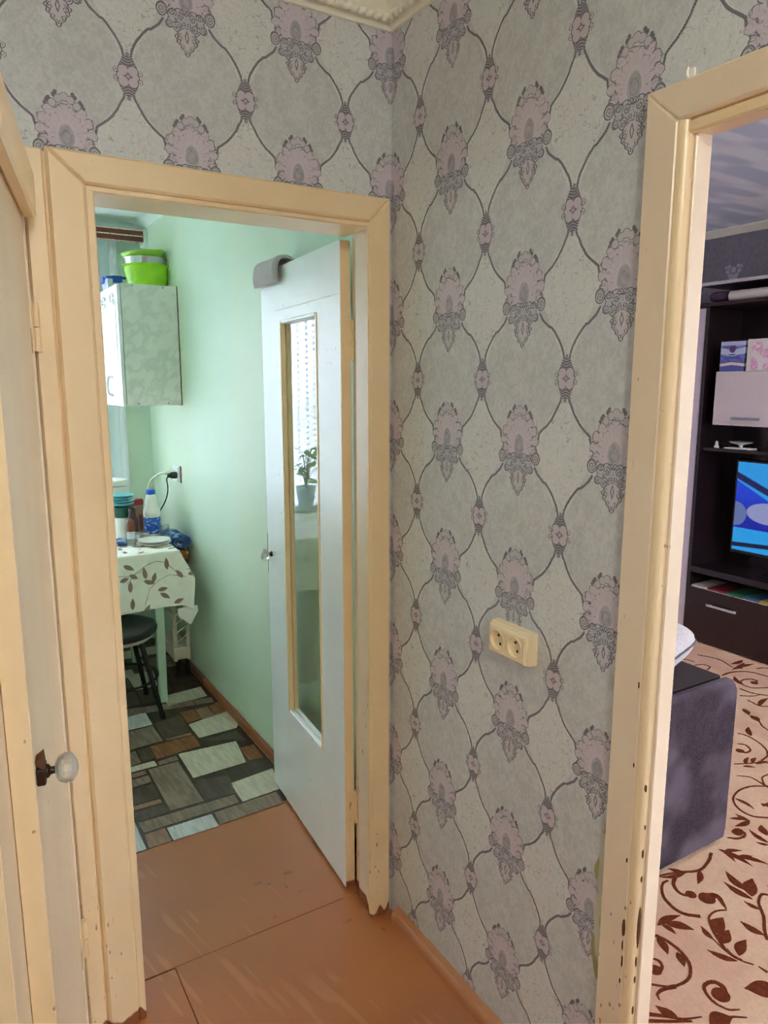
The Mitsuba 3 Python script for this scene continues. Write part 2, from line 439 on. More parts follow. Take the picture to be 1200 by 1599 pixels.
mat('towel_mauve', lambda p, n, uv: mix(lin(184, 172, 176), lin(206, 196, 198), noise(p.x * 300, p.y * 300, p.z * 300)), .95, .1)
mat('teal_china', (92, 178, 186), .25)
mat('green_jar', (30, 86, 66), .25)
mat('brown_plastic', (124, 62, 42), .35)
mat('dark_brown', (62, 38, 32), .4)
mat('red_card', (142, 34, 46), .5)
mat('tan_card', (150, 122, 98), .6)
mat('milk', (250, 248, 240), .3)
mat('label_blue', lambda p, n, uv: mix(lin(44, 92, 190), lin(150, 180, 225), smoothstep(.6, .7, noise(p.x * 70, p.z * 120, p.y * 70))), .4)
mat('cap_blue', (38, 92, 200), .3)
mat('china_white', (240, 238, 228), .2)
mat('salt_grey', (150, 146, 138), .6)
mat('denim', lambda p, n, uv: mix(lin(50, 78, 124), lin(150, 172, 196), smoothstep(.45, .7, fbm(p.x * 28, p.y * 28, p.z * 36, 3))), .9, .1)
mat('brown_bag', lambda p, n, uv: mix(lin(122, 70, 34), lin(206, 170, 112), smoothstep(.55, .7, fbm(p.x * 40, p.y * 40, p.z * 60, 2))), .6)
mat('rack_white', (214, 206, 184), .4)
mat('cable_white', (214, 226, 200), .4)
mat('cable_black', (28, 34, 32), .4)
mat('leaf_green', (72, 118, 74), .5)
mat('pot_blue', (150, 176, 206), .3)
mat('velvet', velvet_fn, .9, .2, sheen=.3)
mat('panel_brown', (58, 50, 52), .75, .3)
mat('pillow_fabric', lambda p, n, uv: mix(lin(186, 182, 184), lin(206, 202, 204), noise(p.x * 90, p.y * 90, p.z * 90)), .9, .1)
mat('piping_grey', (96, 92, 98), .8)
mat('carpet_pile', carpet_fn, .95, .05)
mat('vine_brown', lambda p, n, uv: mix(lin(92, 42, 28), lin(116, 58, 40), noise(p.x * 160, p.y * 160, 2)), .95, .05)
mat('living_paper', dark_paper_fn, .5)
mat('living_plain', (196, 190, 196), .7)
mat('living_ceiling_paint', lambda p, n, uv: mix(lin(190, 202, 222), lin(220, 228, 240), smoothstep(.35, .7, noise(p.x * 3.5, p.y * 16, 3))), .3, .5)
mat('wenge', (30, 20, 24), .16, .6)
mat('wenge_mat', (44, 28, 30), .35)
mat('lilac_panel', (214, 204, 216), .4)
mat('ivory_gloss', (222, 212, 214), .16)
mat('silver_edge', (206, 208, 214), .35, metal=.35)
mat('handle_grey', (150, 158, 174), .3, metal=.4)
mat('tv_black', (10, 10, 12), .15)
def gift_fn(p, n, uv):
    a, z = dr.abs(p.y - .945), p.z
    c = mix(lin(86, 96, 172), lin(150, 166, 214), smoothstep(1.73, 1.86, z) * smoothstep(.3, .7, noise(p.y * 90, p.z * 130, 5)))
    c = mix(c, lin(196, 206, 232), smoothstep(.012, .009, dr.abs(z - 1.868)) + smoothstep(.020, .016, dr.abs(z - 1.812 - .2 * a)))
    c = mix(c, lin(70, 84, 160), smoothstep(.005, .003, dr.abs(z - 1.785)) * smoothstep(.05, .046, a))
    return mix(c, lin(232, 214, 204), smoothstep(.009, .007, dr.abs(z - 1.752 + .12 * a)))
mat('gift_box', gift_fn, .4)
mat('gift_emblem', (84, 62, 120), .4)
mat('flower_print', lambda p, n, uv: mix(lin(236, 228, 228), mix(lin(214, 150, 190), lin(246, 214, 230), noise(p.y * 120, p.z * 120, 7)), smoothstep(.45, .55, fbm(p.y * 26, p.z * 26, 3, 3))), .4)
mat('paper_white', (226, 222, 214), .7)
mat('plum_cloth', (74, 54, 74), .8)
for i, c in enumerate(((120, 42, 48), (48, 104, 80), (160, 144, 80), (64, 100, 128), (190, 184, 180))):
    mat(f'toy_{i}', c, .4)
scene['glass'] = {'type': 'thindielectric', 'int_ior': 1.5}
scene['knob_glass'] = {'type': 'principled', 'base_color': rgb(238, 240, 234), 'roughness': .06, 'spec_trans': .72, 'eta': 1.5}
scene['pane_glass'] = {'type': 'thindielectric', 'int_ior': 1.34}
scene['crystal'] = {'type': 'dielectric', 'int_ior': 1.5}
scene['tulle'] = {'type': 'mask', 'opacity': mikit.proc(tulle_opacity), 'bsdf': {'type': 'principledthin', 'base_color': rgb(234, 240, 246), 'roughness': .8, 'diff_trans': mikit.proc(lambda p, n, uv: 1.4 - 1.0 * tulle_dots(p, n, uv))}}
scene['leaf'] = {'type': 'principledthin', 'base_color': rgb(84, 132, 84), 'roughness': .5, 'diff_trans': .6}

# ------------------------------------------------------------------ the shell
HC, KC, LC = 2.575, 2.57, 2.60          # ceilings of hall, kitchen, living room
KX, WX = .055, .037                      # kitchen face and living face of the partition
add('wall_back', cat(bx(-1.8, -1.52, 0, .065, 0, HC), bx(-1.52, -.90, 0, .065, 2.06, HC), bx(-.90, -.80, 0, .065, 0, HC),
                     bx(-.80, -.02, 0, .065, 2.075, HC), bx(-.02, WX, 0, .065, 0, HC)), 'wallpaper', kind='structure', label='grey damask wallpaper wall around the kitchen doorway')
add('wall_right', cat(bx(0, WX, -.914, 0, 0, LC), bx(0, WX, -1.801, -.914, 2.075, LC), bx(0, WX, -3.2, -1.801, 0, LC)), 'wallpaper', kind='structure',
    label='grey damask wallpaper wall with the double socket')
add('wall_left', bx(-1.86, -1.8, -3.2, .065, 0, HC), 'wallpaper', kind='structure')
add('wall_front', bx(-1.86, WX, -3.26, -3.2, 0, LC), 'wallpaper', kind='structure')
add('ceiling', bx(-1.86, WX, -3.26, .065, HC, HC + .06), 'ceiling_hall_paint', kind='structure')
# kitchen
add('wall_kitchen_front', cat(bx(-.90, -.80, .065, .13, 0, KC), bx(-.80, -.02, .065, .13, 2.075, KC), bx(-.02, KX + .06, .065, .13, 0, KC)), 'mint_wall', kind='structure')
add('wall_kitchen_right', bx(KX, KX + .06, .13, 3.12, 0, KC), 'mint_wall', kind='structure', label='mint green painted kitchen wall')
add('wall_kitchen_window', cat(bx(-2.2, -1.95, 2.92, 3.12, 0, KC), bx(-.35, KX, 2.92, 3.12, 0, KC), bx(-1.95, -.35, 2.92, 3.12, 0, .84), bx(-1.95, -.35, 2.92, 3.12, 2.3, KC)), 'mint_wall', kind='structure')
add('wall_kitchen_left', bx(-2.2, -2.14, .99, 2.92, 0, KC), 'mint_wall', kind='structure')
add('wall_bathroom_side', cat(bx(-.90, -.85, .13, .99, 0, KC), bx(-1.86, -1.8, .065, .95, 0, KC), bx(-2.2, -.85, .95, .99, 0, KC)), 'mint_wall', kind='structure')
add('ceiling_kitchen', bx(-2.2, KX + .06, .065, 3.12, KC, KC + .05), 'ceiling_white', kind='structure')
# living room
add('wall_living_far', bx(3.30, 3.36, -3.2, 1.5, 0, LC), 'living_paper', kind='structure', label='dark grey wallpaper wall with silver damask flowers')
add('wall_living_left', cat(bx(WX + .08, 3.36, 1.5, 1.56, 0, LC)), 'living_plain', kind='structure')
add('wall_living_window', cat(bx(WX, .9, -3.26, -3.2, 0, LC), bx(2.9, 3.36, -3.26, -3.2, 0, LC), bx(.9, 2.9, -3.26, -3.2, 0, .8), bx(.9, 2.9, -3.26, -3.2, 2.3, LC)), 'living_plain', kind='structure')
add('wall_living_back', bx(KX + .06, KX + .07, .0, 1.56, 0, LC), 'living_plain', kind='structure')
add('ceiling_living', bx(-.02, 3.36, -3.26, 1.56, LC, LC + .05), 'living_ceiling_paint', kind='structure')

# painted hardboard floor: a dark base that shows in the joints, and sheets on it
add('floor', bx(-1.86, WX, -3.26, .9, -.08, -.004), 'seam', kind='structure', label='orange-brown painted hardboard floor')
sheet_cells = [(-1.8, -.6475, -1.9, .112), (-.6455, WX, -1.9, .1165), (-.90, WX + .02, .1185, .76), (-1.8, -.92, .12, .95), (-1.8, -.3, -3.2, -1.902), (-.298, WX, -3.2, -1.902)]
for x0, x1, y0, y1 in sheet_cells:
    add('floor__sheet', bx(x0, x1, y0, y1, -.004, 0, .0008), 'floor_paint')
# kitchen vinyl: dark ground, printed blocks set out as pieces
add('floor_kitchen', prism(Polygon([(-2.2, .595), (-.85, .682), (KX, .738), (KX, 3.12), (-2.2, 3.12)]), .002, 0), 'vinyl_dark' if mat('vinyl_dark', grain_fn((50, 38, 32), (66, 52, 44), 3), .3) else '', kind='structure',
    label='dark vinyl flooring printed with brown and cream blocks')
add('floor_kitchen__underlay', bx(-2.2, KX, .7, 3.12, -.08, -.0005), 'seam')
for nm, a, b in (('pale', (186, 176, 156), (206, 198, 180)), ('cool', (176, 178, 176), (204, 206, 204)), ('taupe', (112, 94, 80), (140, 122, 106)), ('rust', (112, 70, 46), (140, 92, 62)), ('umber', (70, 58, 50), (88, 74, 64)), ('rose', (128, 96, 78), (150, 116, 96))):
    mat(f'vinyl_{nm}', grain_fn(a, b, len(nm)), .3)

# printed blocks, floor metres
BLOCKS = [
    ('cool', [(-0.59, 0.954), (-0.583, 0.95), (-0.585, 0.694), (-0.638, 0.69)]),
    ('taupe', [(-0.57, 0.874), (-0.197, 0.872), (-0.2, 0.81), (-0.569, 0.802)]),
    ('cool', [(-0.489, 0.788), (-0.319, 0.789), (-0.319, 0.7), (-0.488, 0.7)]),
    ('taupe', [(-0.305, 0.791), (-0.046, 0.803), (-0.052, 0.714), (-0.312, 0.706)]),
    ('rose', [(-0.57, 0.788), (-0.495, 0.792), (-0.496, 0.695), (-0.575, 0.697)]),
    ('pale', [(-0.183, 0.96), (0.014, 0.982), (-0.019, 0.817), (-0.186, 0.807)]),
    ('taupe', [(-0.445, 1.249), (-0.316, 1.252), (-0.316, 0.892), (-0.447, 0.894)]),
    ('pale', [(-0.297, 1.316), (-0.034, 1.297), (-0.064, 1.091), (-0.3, 1.082)]),
    ('umber', [(-0.299, 1.062), (-0.166, 1.026), (-0.185, 0.882), (-0.312, 0.896)]),
    ('pale', [(-0.547, 1.309), (-0.403, 1.312), (-0.403, 1.264), (-0.548, 1.265)]),
    ('rose', [(-0.557, 1.246), (-0.459, 1.251), (-0.458, 1.218), (-0.562, 1.21)]),
    ('taupe', [(-0.567, 1.197), (-0.456, 1.203), (-0.456, 1.146), (-0.575, 1.135)]),
    ('umber', [(-0.585, 1.114), (-0.455, 1.126), (-0.461, 1.004), (-0.593, 1.011)]),
    ('rose', [(-0.594, 0.997), (-0.46, 0.997), (-0.46, 0.968), (-0.595, 0.968)]),
    ('umber', [(-0.575, 0.951), (-0.461, 0.952), (-0.451, 0.891), (-0.571, 0.879)]),
    ('pale', [(-0.173, 1.577), (0.045, 1.624), (0.052, 1.481), (0.014, 1.422), (-0.171, 1.416)]),
    ('rose', [(-0.307, 1.485), (-0.189, 1.49), (-0.191, 1.463), (-0.308, 1.47)]),
    ('rust', [(-0.388, 1.452), (-0.184, 1.455), (-0.189, 1.338), (-0.392, 1.321)]),
    ('taupe', [(-0.489, 1.646), (-0.326, 1.654), (-0.321, 1.478), (-0.514, 1.465)]),
    ('cool', [(-0.454, 1.815), (-0.321, 1.821), (-0.322, 1.668), (-0.479, 1.664)]),
    ('umber', [(-0.313, 1.679), (-0.177, 1.698), (-0.188, 1.505), (-0.315, 1.489)]),
    ('rust', [(-0.169, 1.728), (-0.1, 1.731), (-0.103, 1.61), (-0.172, 1.592)]),
    ('rose', [(-0.094, 1.727), (-0.032, 1.726), (-0.034, 1.593), (-0.1, 1.599)]),
    ('rust', [(-0.025, 1.721), (0.062, 1.772), (0.053, 1.646), (0.024, 1.602), (-0.032, 1.6)]),
    ('taupe', [(-0.427, 1.913), (0.022, 1.825), (0.018, 1.76), (-0.444, 1.835)]),
    ('pale', [(-0.196, 1.968), (0.016, 1.99), (0.009, 1.853), (-0.199, 1.837)]),
    ('pale', [(-0.296, 2.355), (-0.148, 2.367), (-0.178, 2.13), (-0.298, 2.12)]),
    ('umber', [(-0.364, 2.254), (-0.3, 2.302), (-0.314, 1.935), (-0.414, 1.931)]),
    ('umber', [(-0.296, 2.099), (-0.164, 2.101), (-0.181, 1.93), (-0.308, 1.931)]),
    ('rust', [(-0.045, 1.228), (0.024, 1.223), (0.017, 1.092), (-0.045, 1.096)]),
    ('umber', [(-0.169, 1.382), (0.001, 1.397), (0.009, 1.276), (-0.055, 1.323)]),
    ('taupe', [(-0.519, 1.443), (-0.455, 1.443), (-0.456, 1.327), (-0.534, 1.315)]),
    ('umber', [(-0.446, 1.447), (-0.392, 1.448), (-0.394, 1.336), (-0.45, 1.33)]),
    ('taupe', [(-0.392, 1.295), (-0.311, 1.306), (-0.31, 1.265), (-0.395, 1.263)]),
]
def block(tone, poly):
    if poly.is_valid and poly.area > 1e-4:
        add('floor_kitchen__block', prism(poly, .0008, .002), f'vinyl_{tone}')
for tone, c in BLOCKS:
    block(tone, Polygon(c).intersection(sbox(-2.1, .7, KX - .005, 3)))
ca, sa = math.cos(.064), math.sin(.064)
for i in range(5):                                   # the same print goes on out of sight to the left and the back
    for j in range(8):
        x0, y0 = -2.05 + i * .27 + (.1 if j % 2 else 0), .70 + j * .29
        if x0 + .25 < (-.66 if y0 < 1.3 else -.46):
            w_, h_ = (.23, .13) if (i + j) % 3 == 0 else ((.11, .24) if (i + j) % 3 == 1 else (.2, .2))
            q = Polygon([(x0 + ca * a - sa * b, y0 + sa * a + ca * b) for a, b in ((0, 0), (w_, 0), (w_, h_), (0, h_))])
            block(('pale', 'taupe', 'umber', 'rust', 'cool', 'rose')[(i * 3 + j * 5) % 6], q)
for i, (x0, y0, w_, h_, tone) in enumerate(((-.45, 2.32, .2, .12, 'pale'), (-.2, 2.36, .2, .2, 'taupe'), (-.45, 2.5, .14, .25, 'rust'), (-.25, 2.62, .24, .14, 'pale'), (-.55, 2.05, .08, .2, 'rose'))):
    block(tone, sbox(x0, y0, x0 + w_, y0 + h_))

# ------------------------------------------------------------------ skirting and cornices
def sweep_wall(profile, a, b, inward):
    """profile (distance from the wall, height) carried from a to b (x, y); inward: unit vector away from the wall"""
    a, b, w = np.array(a, float), np.array(b, float), np.array(inward, float)
    pr = np.asarray(profile, float)
    ends = []
    for e in (a, b):
        ends.append(np.c_[e[0] + w[0] * pr[:, 0], e[1] + w[1] * pr[:, 0], pr[:, 1]])
    n = len(pr)
    v = np.vstack(ends)
    f = [[i, (i + 1) % n, n + (i + 1) % n] for i in range(n)] + [[i, n + (i + 1) % n, n + i] for i in range(n)]
    tri = trimesh.creation.triangulate_polygon(Polygon(pr), engine='earcut')
    if len(tri[0]) == n:
        f += [list(t[::-1]) for t in tri[1]] + [[k + n for k in t] for t in tri[1]]
    m = trimesh.Trimesh(v, f, process=False)
    m.fix_normals()
    return m
quarter = [(0, 0), (.028, 0)] + [(.010 + .018 * math.cos(t), .018 + .018 * math.sin(t)) for t in np.linspace(0, 1.57, 7)] + [(0, .040)]
add('baseboard_right', sweep_wall(quarter, (0, -.05), (0, -.845), (-1, 0)), 'skirting_paint', 40, kind='structure', label='narrow glossy orange-brown skirting under the wallpaper')
add('baseboard_right_far', sweep_wall(quarter, (0, -1.85), (0, -3.2), (-1, 0)), 'skirting_paint', 40, kind='structure')
add('baseboard_left', sweep_wall(quarter, (-1.8, -3.2), (-1.8, 0), (1, 0)), 'skirting_paint', 40, kind='structure')
kb = structure('baseboard_kitchen')
for y0, y1, m_ in ((.14, .93, 'wood_brown'), (.935, 1.30, 'wood_brown'), (1.305, 2.0, 'wood_brown'), (2.005, 2.915, 'dark_skirting')):
    add('baseboard_kitchen__length', bx(KX - .022, KX, y0, y1, 0, .045, .006), m_)
crown = [(0, HC - .062), (.008, HC - .062), (.012, HC - .052), (.016, HC - .046), (.030, HC - .034), (.044, HC - .016), (.052, HC - .010), (.054, HC), (0, HC)]
def rope_bead(a, b, r, pitch):
    a, b = np.array(a, float), np.array(b, float)
    L = np.linalg.norm(b - a); n = int(L / pitch * 6)
    ax = (b - a) / L; s1 = np.cross(ax, [0, 0, 1.]); s2 = np.cross(s1, ax)
    ang = np.arange(8) * np.pi / 4
    t = np.linspace(0, L, n)
    rad = r * (1 + .28 * np.cos(2 * np.pi * t[:, None] / pitch - ang[None]))
    v = (a + t[:, None] * ax)[:, None] + rad[..., None] * (np.cos(ang)[None, :, None] * s1 + np.sin(ang)[None, :, None] * s2)
    i, j = np.meshgrid(np.arange(n - 1), np.arange(8), indexing='ij')
    q = np.stack([i * 8 + j, i * 8 + (j + 1) % 8, (i + 1) * 8 + (j + 1) % 8, (i + 1) * 8 + j], -1).reshape(-1, 4)
    return trimesh.Trimesh(v.reshape(-1, 3), np.vstack([q[:, [0, 1, 2]], q[:, [0, 2, 3]]]), process=False)
add('trim_1', sweep_wall(crown, (-1.8, 0), (0, 0), (0, -1)), 'cornice_white', 30, kind='structure', label='white ceiling cornice over the kitchen doorway wall')
add('trim_1__rope_bead', rope_bead((-1.75, -.030, HC - .044), (-.03, -.030, HC - .044), .009, .022), 'cornice_white', True)
add('trim_2', sweep_wall(crown, (0, 0), (0, -3.2), (-1, 0)), 'cornice_white', 30, kind='structure', label='white ceiling cornice over the socket wall')
add('trim_2__rope_bead', rope_bead((-.030, -.03, HC - .044), (-.030, -3.15, HC - .044), .009, .022), 'cornice_white', True)
kcrown = [(0, KC - .05), (.010, KC - .05), (.030, KC - .02), (.05, KC - .008), (.05, KC), (0, KC)]
add('trim_3', sweep_wall(kcrown, (KX, .13), (KX, 2.92), (-1, 0)), 'ceiling_white', 30, kind='structure')
add('trim_4', sweep_wall(kcrown, (-2.14, 2.92), (KX, 2.92), (0, -1)), 'ceiling_white', 30, kind='structure')
add('trim_5', sweep_wall([(0, LC - .045), (.012, LC - .045), (.04, LC - .01), (.04, LC), (0, LC)], (3.3, -3.2), (3.3, 1.5), (-1, 0)), 'cornice_white', 30, kind='structure', label='white moulding between living-room ceiling and dark wallpaper')

# ------------------------------------------------------------------ door frames
k = structure('trim_6', 'cream painted frame of the kitchen doorway')
CO, CI, CT, CH = (-.846, -.014), (-.773, -.078), 2.108, 2.043      # casing: outer and inner edges, top, inner top
add(k + '__casing_side', board([(CO[0], 0), (CI[0], 0), (CI[0], CH), (CO[0], CT)], 0, -.020, 1, .005), 'cream_paint')
add(k + '__casing_side', board([(CI[1], .012), (CO[1], .012), (CO[1], CT), (CI[1], CH)], 0, -.020, 1, .005), 'cream_paint')
add(k + '__casing_head', board([(CO[0] + .001, CT), (CI[0], CH + .001), (CI[1], CH + .001), (CO[1] - .001, CT)], 0, -.020, 1, .005), 'cream_paint')
add(k + '__jamb', bx(-.80, -.757, -.008, .135, 0, 2.075, .005), 'cream_paint')
add(k + '__jamb', cat(bx(-.066, -.02, -.008, .086, .012, 2.075, .005), bx(-.046, -.02, .0865, .135, .012, 2.075, .002)), 'pale_cream_paint')
add(k + '__head_jamb', bx(-.757, -.066, -.008, .135, 2.032, 2.075, .005), 'cream_paint')
add(k + '__bead', bx(-.7735, -.755, -.014, -.002, 0, 2.04, .003), 'cream_paint')
add(k + '__bead', bx(-.080, -.0645, -.014, -.002, .012, 2.04, .003), 'cream_paint')
add(k + '__bead', bx(-.7735, -.0645, -.014, -.002, 2.030, 2.0435, .003), 'cream_paint')
l = structure('trim_7', 'cream painted frame of the living-room doorway')
add(l + '__casing_side', board([(-.905, 0), (-.839, 0), (-.839, 2.106), (-.905, 2.046)], 0, -.020, 0, .004), 'living_frame_paint')
add(l + '__casing_side', board([(-1.886, 0), (-1.82, 0), (-1.82, 2.046), (-1.886, 2.106)], 0, -.020, 0, .004), 'living_frame_paint')
add(l + '__casing_head', board([(-.839, 2.1065), (-.905, 2.0465), (-1.82, 2.0465), (-1.886, 2.1065)], 0, -.020, 0, .004), 'living_frame_paint')
def quarter_bead(y_in, s, z0, z1):
    poly = Polygon([(.0, y_in)] + [(-.019 + .019 * (1 - math.cos(t)), y_in - s * .0185 * math.sin(t)) for t in np.linspace(0, 1.57, 8)] + [(.004, y_in - s * .0185), (.004, y_in)])
    return prism(poly, z1 - z0, z0)
add(l + '__bead', quarter_bead(-.9055, 1, 0, 2.046), 'cream_paint', 40)
add(l + '__bead', quarter_bead(-1.8195, -1, 0, 2.046), 'cream_paint', 40)
add(l + '__bead', bx(-.012, .004, -1.815, -.912, 2.024, 2.046, .004), 'cream_paint')
add(l + '__jamb', bx(-.002, WX + .001, -.930, -.914, 0, 2.075, .002), 'living_frame_paint')
add(l + '__jamb', bx(-.002, WX + .001, -1.80, -1.785, 0, 2.075, .002), 'living_frame_paint')
add(l + '__head_jamb', bx(-.002, WX + .001, -1.785, -.930, 2.026, 2.075, .002), 'living_frame_paint')
def chip(y, z, h_, w_, t):
    e = trimesh.creation.icosphere(2, 1.0)
    v = e.vertices * (1 + .35 * (meshkit.noise(e.vertices * 2.1 + z * 30, 2)[:, None] - .5))
    v = v * [.0012, w_, h_]
    m = spin(trimesh.Trimesh(v, e.faces, process=False), t, [0, 0, 1])
    bx_, by_ = (-.0197, y) if t == 0 else (-.019 * math.cos(t) + .0004, -.9055 - .0185 * math.sin(t))
    return moved(m, bx_, by_, z)
for y, z, h_, w_, t in ((-.899, .574, .020, .0042, 0), (-.899, .535, .012, .0022, 0), (-.900, .50, .014, .002, 0), (-.898, .455, .006, .002, 0), (-.897, .72, .006, .002, 0), (-.899, .92, .005, .002, 0), (-.899, 1.08, .007, .002, 0),
                        (0, .585, .046, .0036, 1.25), (0, .51, .012, .0022, 1.2), (0, .47, .008, .002, 1.2), (0, .69, .007, .002, 1.2), (0, .745, .010, .0022, 1.15), (0, .80, .005, .002, 1.2), (0, .40, .01, .002, 1.2), (0, .88, .008, .0026, 1.0)):
    add(l + '__paint_chip', chip(y, z, h_, w_, t), 'rust_brown', True)
b = structure('trim_8', 'cream painted frame beside the left door')
add(b + '__casing_side', bx(-.892, -.851, -.014, 0, 0, 2.104, .004), 'cream_paint')
add(b + '__filler', bx(-.8515, -.8455, -.004, 0, 0, 2.10), 'cream_paint')
add(b + '__casing_side', bx(-1.60, -1.535, -.014, 0, 0, 2.104, .004), 'cream_paint')
add(b + '__casing_head', bx(-1.535, -.892, -.014, 0, 2.05, 2.104, .004), 'cream_paint')
add(b + '__jamb', bx(-.93, -.895, -.003, .12, 0, 2.06, .003), 'cream_paint')
add(b + '__jamb', bx(-1.53, -1.50, -.003, .12, 0, 2.06, .003), 'cream_paint')

# ------------------------------------------------------------------ doors
def placed(m, angle, point):
    m = m.copy()
    m.apply_transform(trimesh.transformations.rotation_matrix(angle, [0, 0, 1]))
    m.apply_translation(point)
    return m
def crystal_knob(root, at, axis, place):
    """a faceted glass knob on a dark stem; axis: unit vector out of the door"""
    R = trimesh.geometry.align_vectors([0, 0, 1], axis)
    def put(m):
        m = m.copy(); m.apply_transform(R); m.apply_translation(at); return place(m)
    kb_ = root + '__knob'
    prof = [(0, .012), (.010, .0125), (.0195, .018), (.0235, .027), (.0215, .037), (.012, .044), (0, .046)]
    kb_ = add(kb_, put(lathe(prof, n=14)), 'knob_glass', 20, label='clear faceted glass knob')
    add(kb_ + '__stem', put(lathe([(0, 0), (.0105, 0), (.0105, .003), (.006, .006), (.0055, .012), (0, .0125)], n=20)), 'dark_metal', 30)

HX, HY, LEAF = -.082, .142, .728
LA = -math.atan2(.058, .726)
def leafpt(m):
    return placed(m, LA, (HX, HY, 0))
d1 = structure('door_1', 'white kitchen door with a tall glass pane, standing open')
G0, G1, GZ0, GZ1 = .178, .522, .405, 1.845
body = m3.Manifold.cube([.032, LEAF, 2.012]).translate([0, 0, .013]) - m3.Manifold.cube([.2, G1 - G0, GZ1 - GZ0]).translate([-.1, G0, GZ0])
bm = body.to_mesh()
add(d1 + '__leaf', leafpt(trimesh.Trimesh(bm.vert_properties[:, :3], bm.tri_verts, process=False)), 'white_paint')
add(d1 + '__edge_strip', leafpt(bx(.0005, .0315, -.003, .0005, .014, 2.024, .001)), 'cream_paint', label='cream painted hinge edge')
pane = trimesh.Trimesh([[.017, G0 - .004, GZ0 - .004], [.017, G1 + .004, GZ0 - .004], [.017, G1 + .004, GZ1 + .004], [.017, G0 - .004, GZ1 + .004]], [[0, 1, 2], [0, 2, 3]], process=False)
add(d1 + '__pane', leafpt(pane), 'pane_glass', label='tall clear glass pane mirroring the kitchen window')
for y0, y1, z0, z1, m_ in ((G0 - .001, G0 + .012, GZ0, GZ1, 'cream_paint'), (G1 - .012, G1 + .001, GZ0, GZ1, 'cream_paint'), (G0 + .012, G1 - .012, GZ0 - .001, GZ0 + .012, 'white_paint'), (G0 + .012, G1 - .012, GZ1 - .012, GZ1 + .001, 'white_paint')):
    add(d1 + '__glazing_bead', leafpt(cat(bx(-.003, .016, y0, y1, z0, z1, .003), bx(.018, .034, y0, y1, z0, z1, .003))), m_)
add(d1 + '__top_seam', leafpt(bx(-.0006, .0004, .002, G1 + .04, GZ1 + .035, GZ1 + .038)), 'cornice_white')
for hz in (1.752, .297):
    hn = add(d1 + '__hinge', leafpt(cat(bx(.004, .032, -.0055, -.0025, hz - .055, hz + .055, .001))), 'cream_paint', label='cream painted steel hinge')
    add(hn + '__knuckle', leafpt(cat(*[moved(trimesh.creation.cylinder(.0075, .036, sections=16), .037, -.010, hz + o) for o in (-.037, 0, .037)])), 'cream_paint', 40)
crystal_knob(d1, (0, LEAF - .045, .985), (-1, 0, 0), leafpt)
crystal_knob(d1, (.032, LEAF - .045, .985), (1, 0, 0), leafpt)
add(d1 + '__lock_plate', leafpt(bx(-.001, .033, LEAF - .0005, LEAF + .002, .90, 1.06, .0008)), 'dark_metal')

BHX, BHY, BL, BA = -.8975, -.022, .60, .183
def bathpt(m):
    """local: x out of the visible face, y from the hinge towards the free edge, z up"""
    v = m.vertices
    dirv, nrm = np.array([-math.sin(BA), -math.cos(BA)]), np.array([math.cos(BA), -math.sin(BA)])
    xy = np.array([BHX, BHY]) + v[:, 1:2] * dirv + v[:, 0:1] * nrm
    out = trimesh.Trimesh(np.c_[xy, v[:, 2]], m.faces[:, ::-1], process=False)
    return out
d2 = structure('door_2', 'beige painted door at the left, swung open and seen almost edge on')
add(d2 + '__leaf', bathpt(bx(-.034, 0, 0, BL - .003, .012, 2.02, .002)), 'grey_cream_paint')
add(d2 + '__edge_strip', bathpt(bx(-.0335, -.0005, BL - .004, BL + .001, .012, 2.02, .001)), 'cream_paint', label='cream painted free edge')
add(d2 + '__hinge_strip', bathpt(bx(-.004, .003, .002, .030, .012, 2.02, .001)), 'pale_cream_paint')
add(d2 + '__top_batten', bathpt(bx(0, .028, .035, BL - .01, 1.955, 2.045, .006)), 'cream_paint', label='proud cream batten along the top')
add(d2 + '__lock_plate', bathpt(bx(0, .013, BL - .05, BL - .014, 1.026, 1.052, .002)), 'dark_metal', label='black rim lock plate')
add(d2 + '__lock_bracket', bathpt(cat(hull([(x, y, z) for x, z in ((0, 1.066), (.011, 1.074), (.013, 1.0525), (.009, 1.0525), (.008, 1.062), (0, 1.060)) for y in (BL - .04, BL - .016)]))), 'rust_brown', label='brown bracket above the lock')
crystal_knob(d2, (.013, BL - .034, 1.040), (1, 0, 0), bathpt)
for hz in (1.745, .30):
    hn = add(d2 + '__hinge', bathpt(bx(.0, .004, -.002, .03, hz - .05, hz + .05, .001)), 'cream_paint', label='painted steel hinge')
    add(hn + '__knuckle', bathpt(cat(*[moved(trimesh.creation.cylinder(.007, .048, sections=16), .009, -.003, hz + o) for o in (-.0255, .0255)])), 'cream_paint', 40)
    add(hn + '__gap', bathpt(bx(.0, .0005, .018, .034, hz - .055, hz - .004)), 'rust_brown')
def bath2(m):
    return moved(bathpt(m), -.0345 * math.cos(BA) - .12 * math.sin(BA), .0345 * math.sin(BA) - .12 * math.cos(BA), 0)
d3 = structure('door_3', 'second beige door behind the left one, edge just in view')
add(d3 + '__leaf', bath2(bx(-.034, 0, 0, BL - .003, .012, 2.02, .002)), 'grey_cream_paint')
add(d3 + '__edge_strip', bath2(bx(-.0335, -.0005, BL - .004, BL + .001, .012, 2.02, .001)), 'cream_paint')

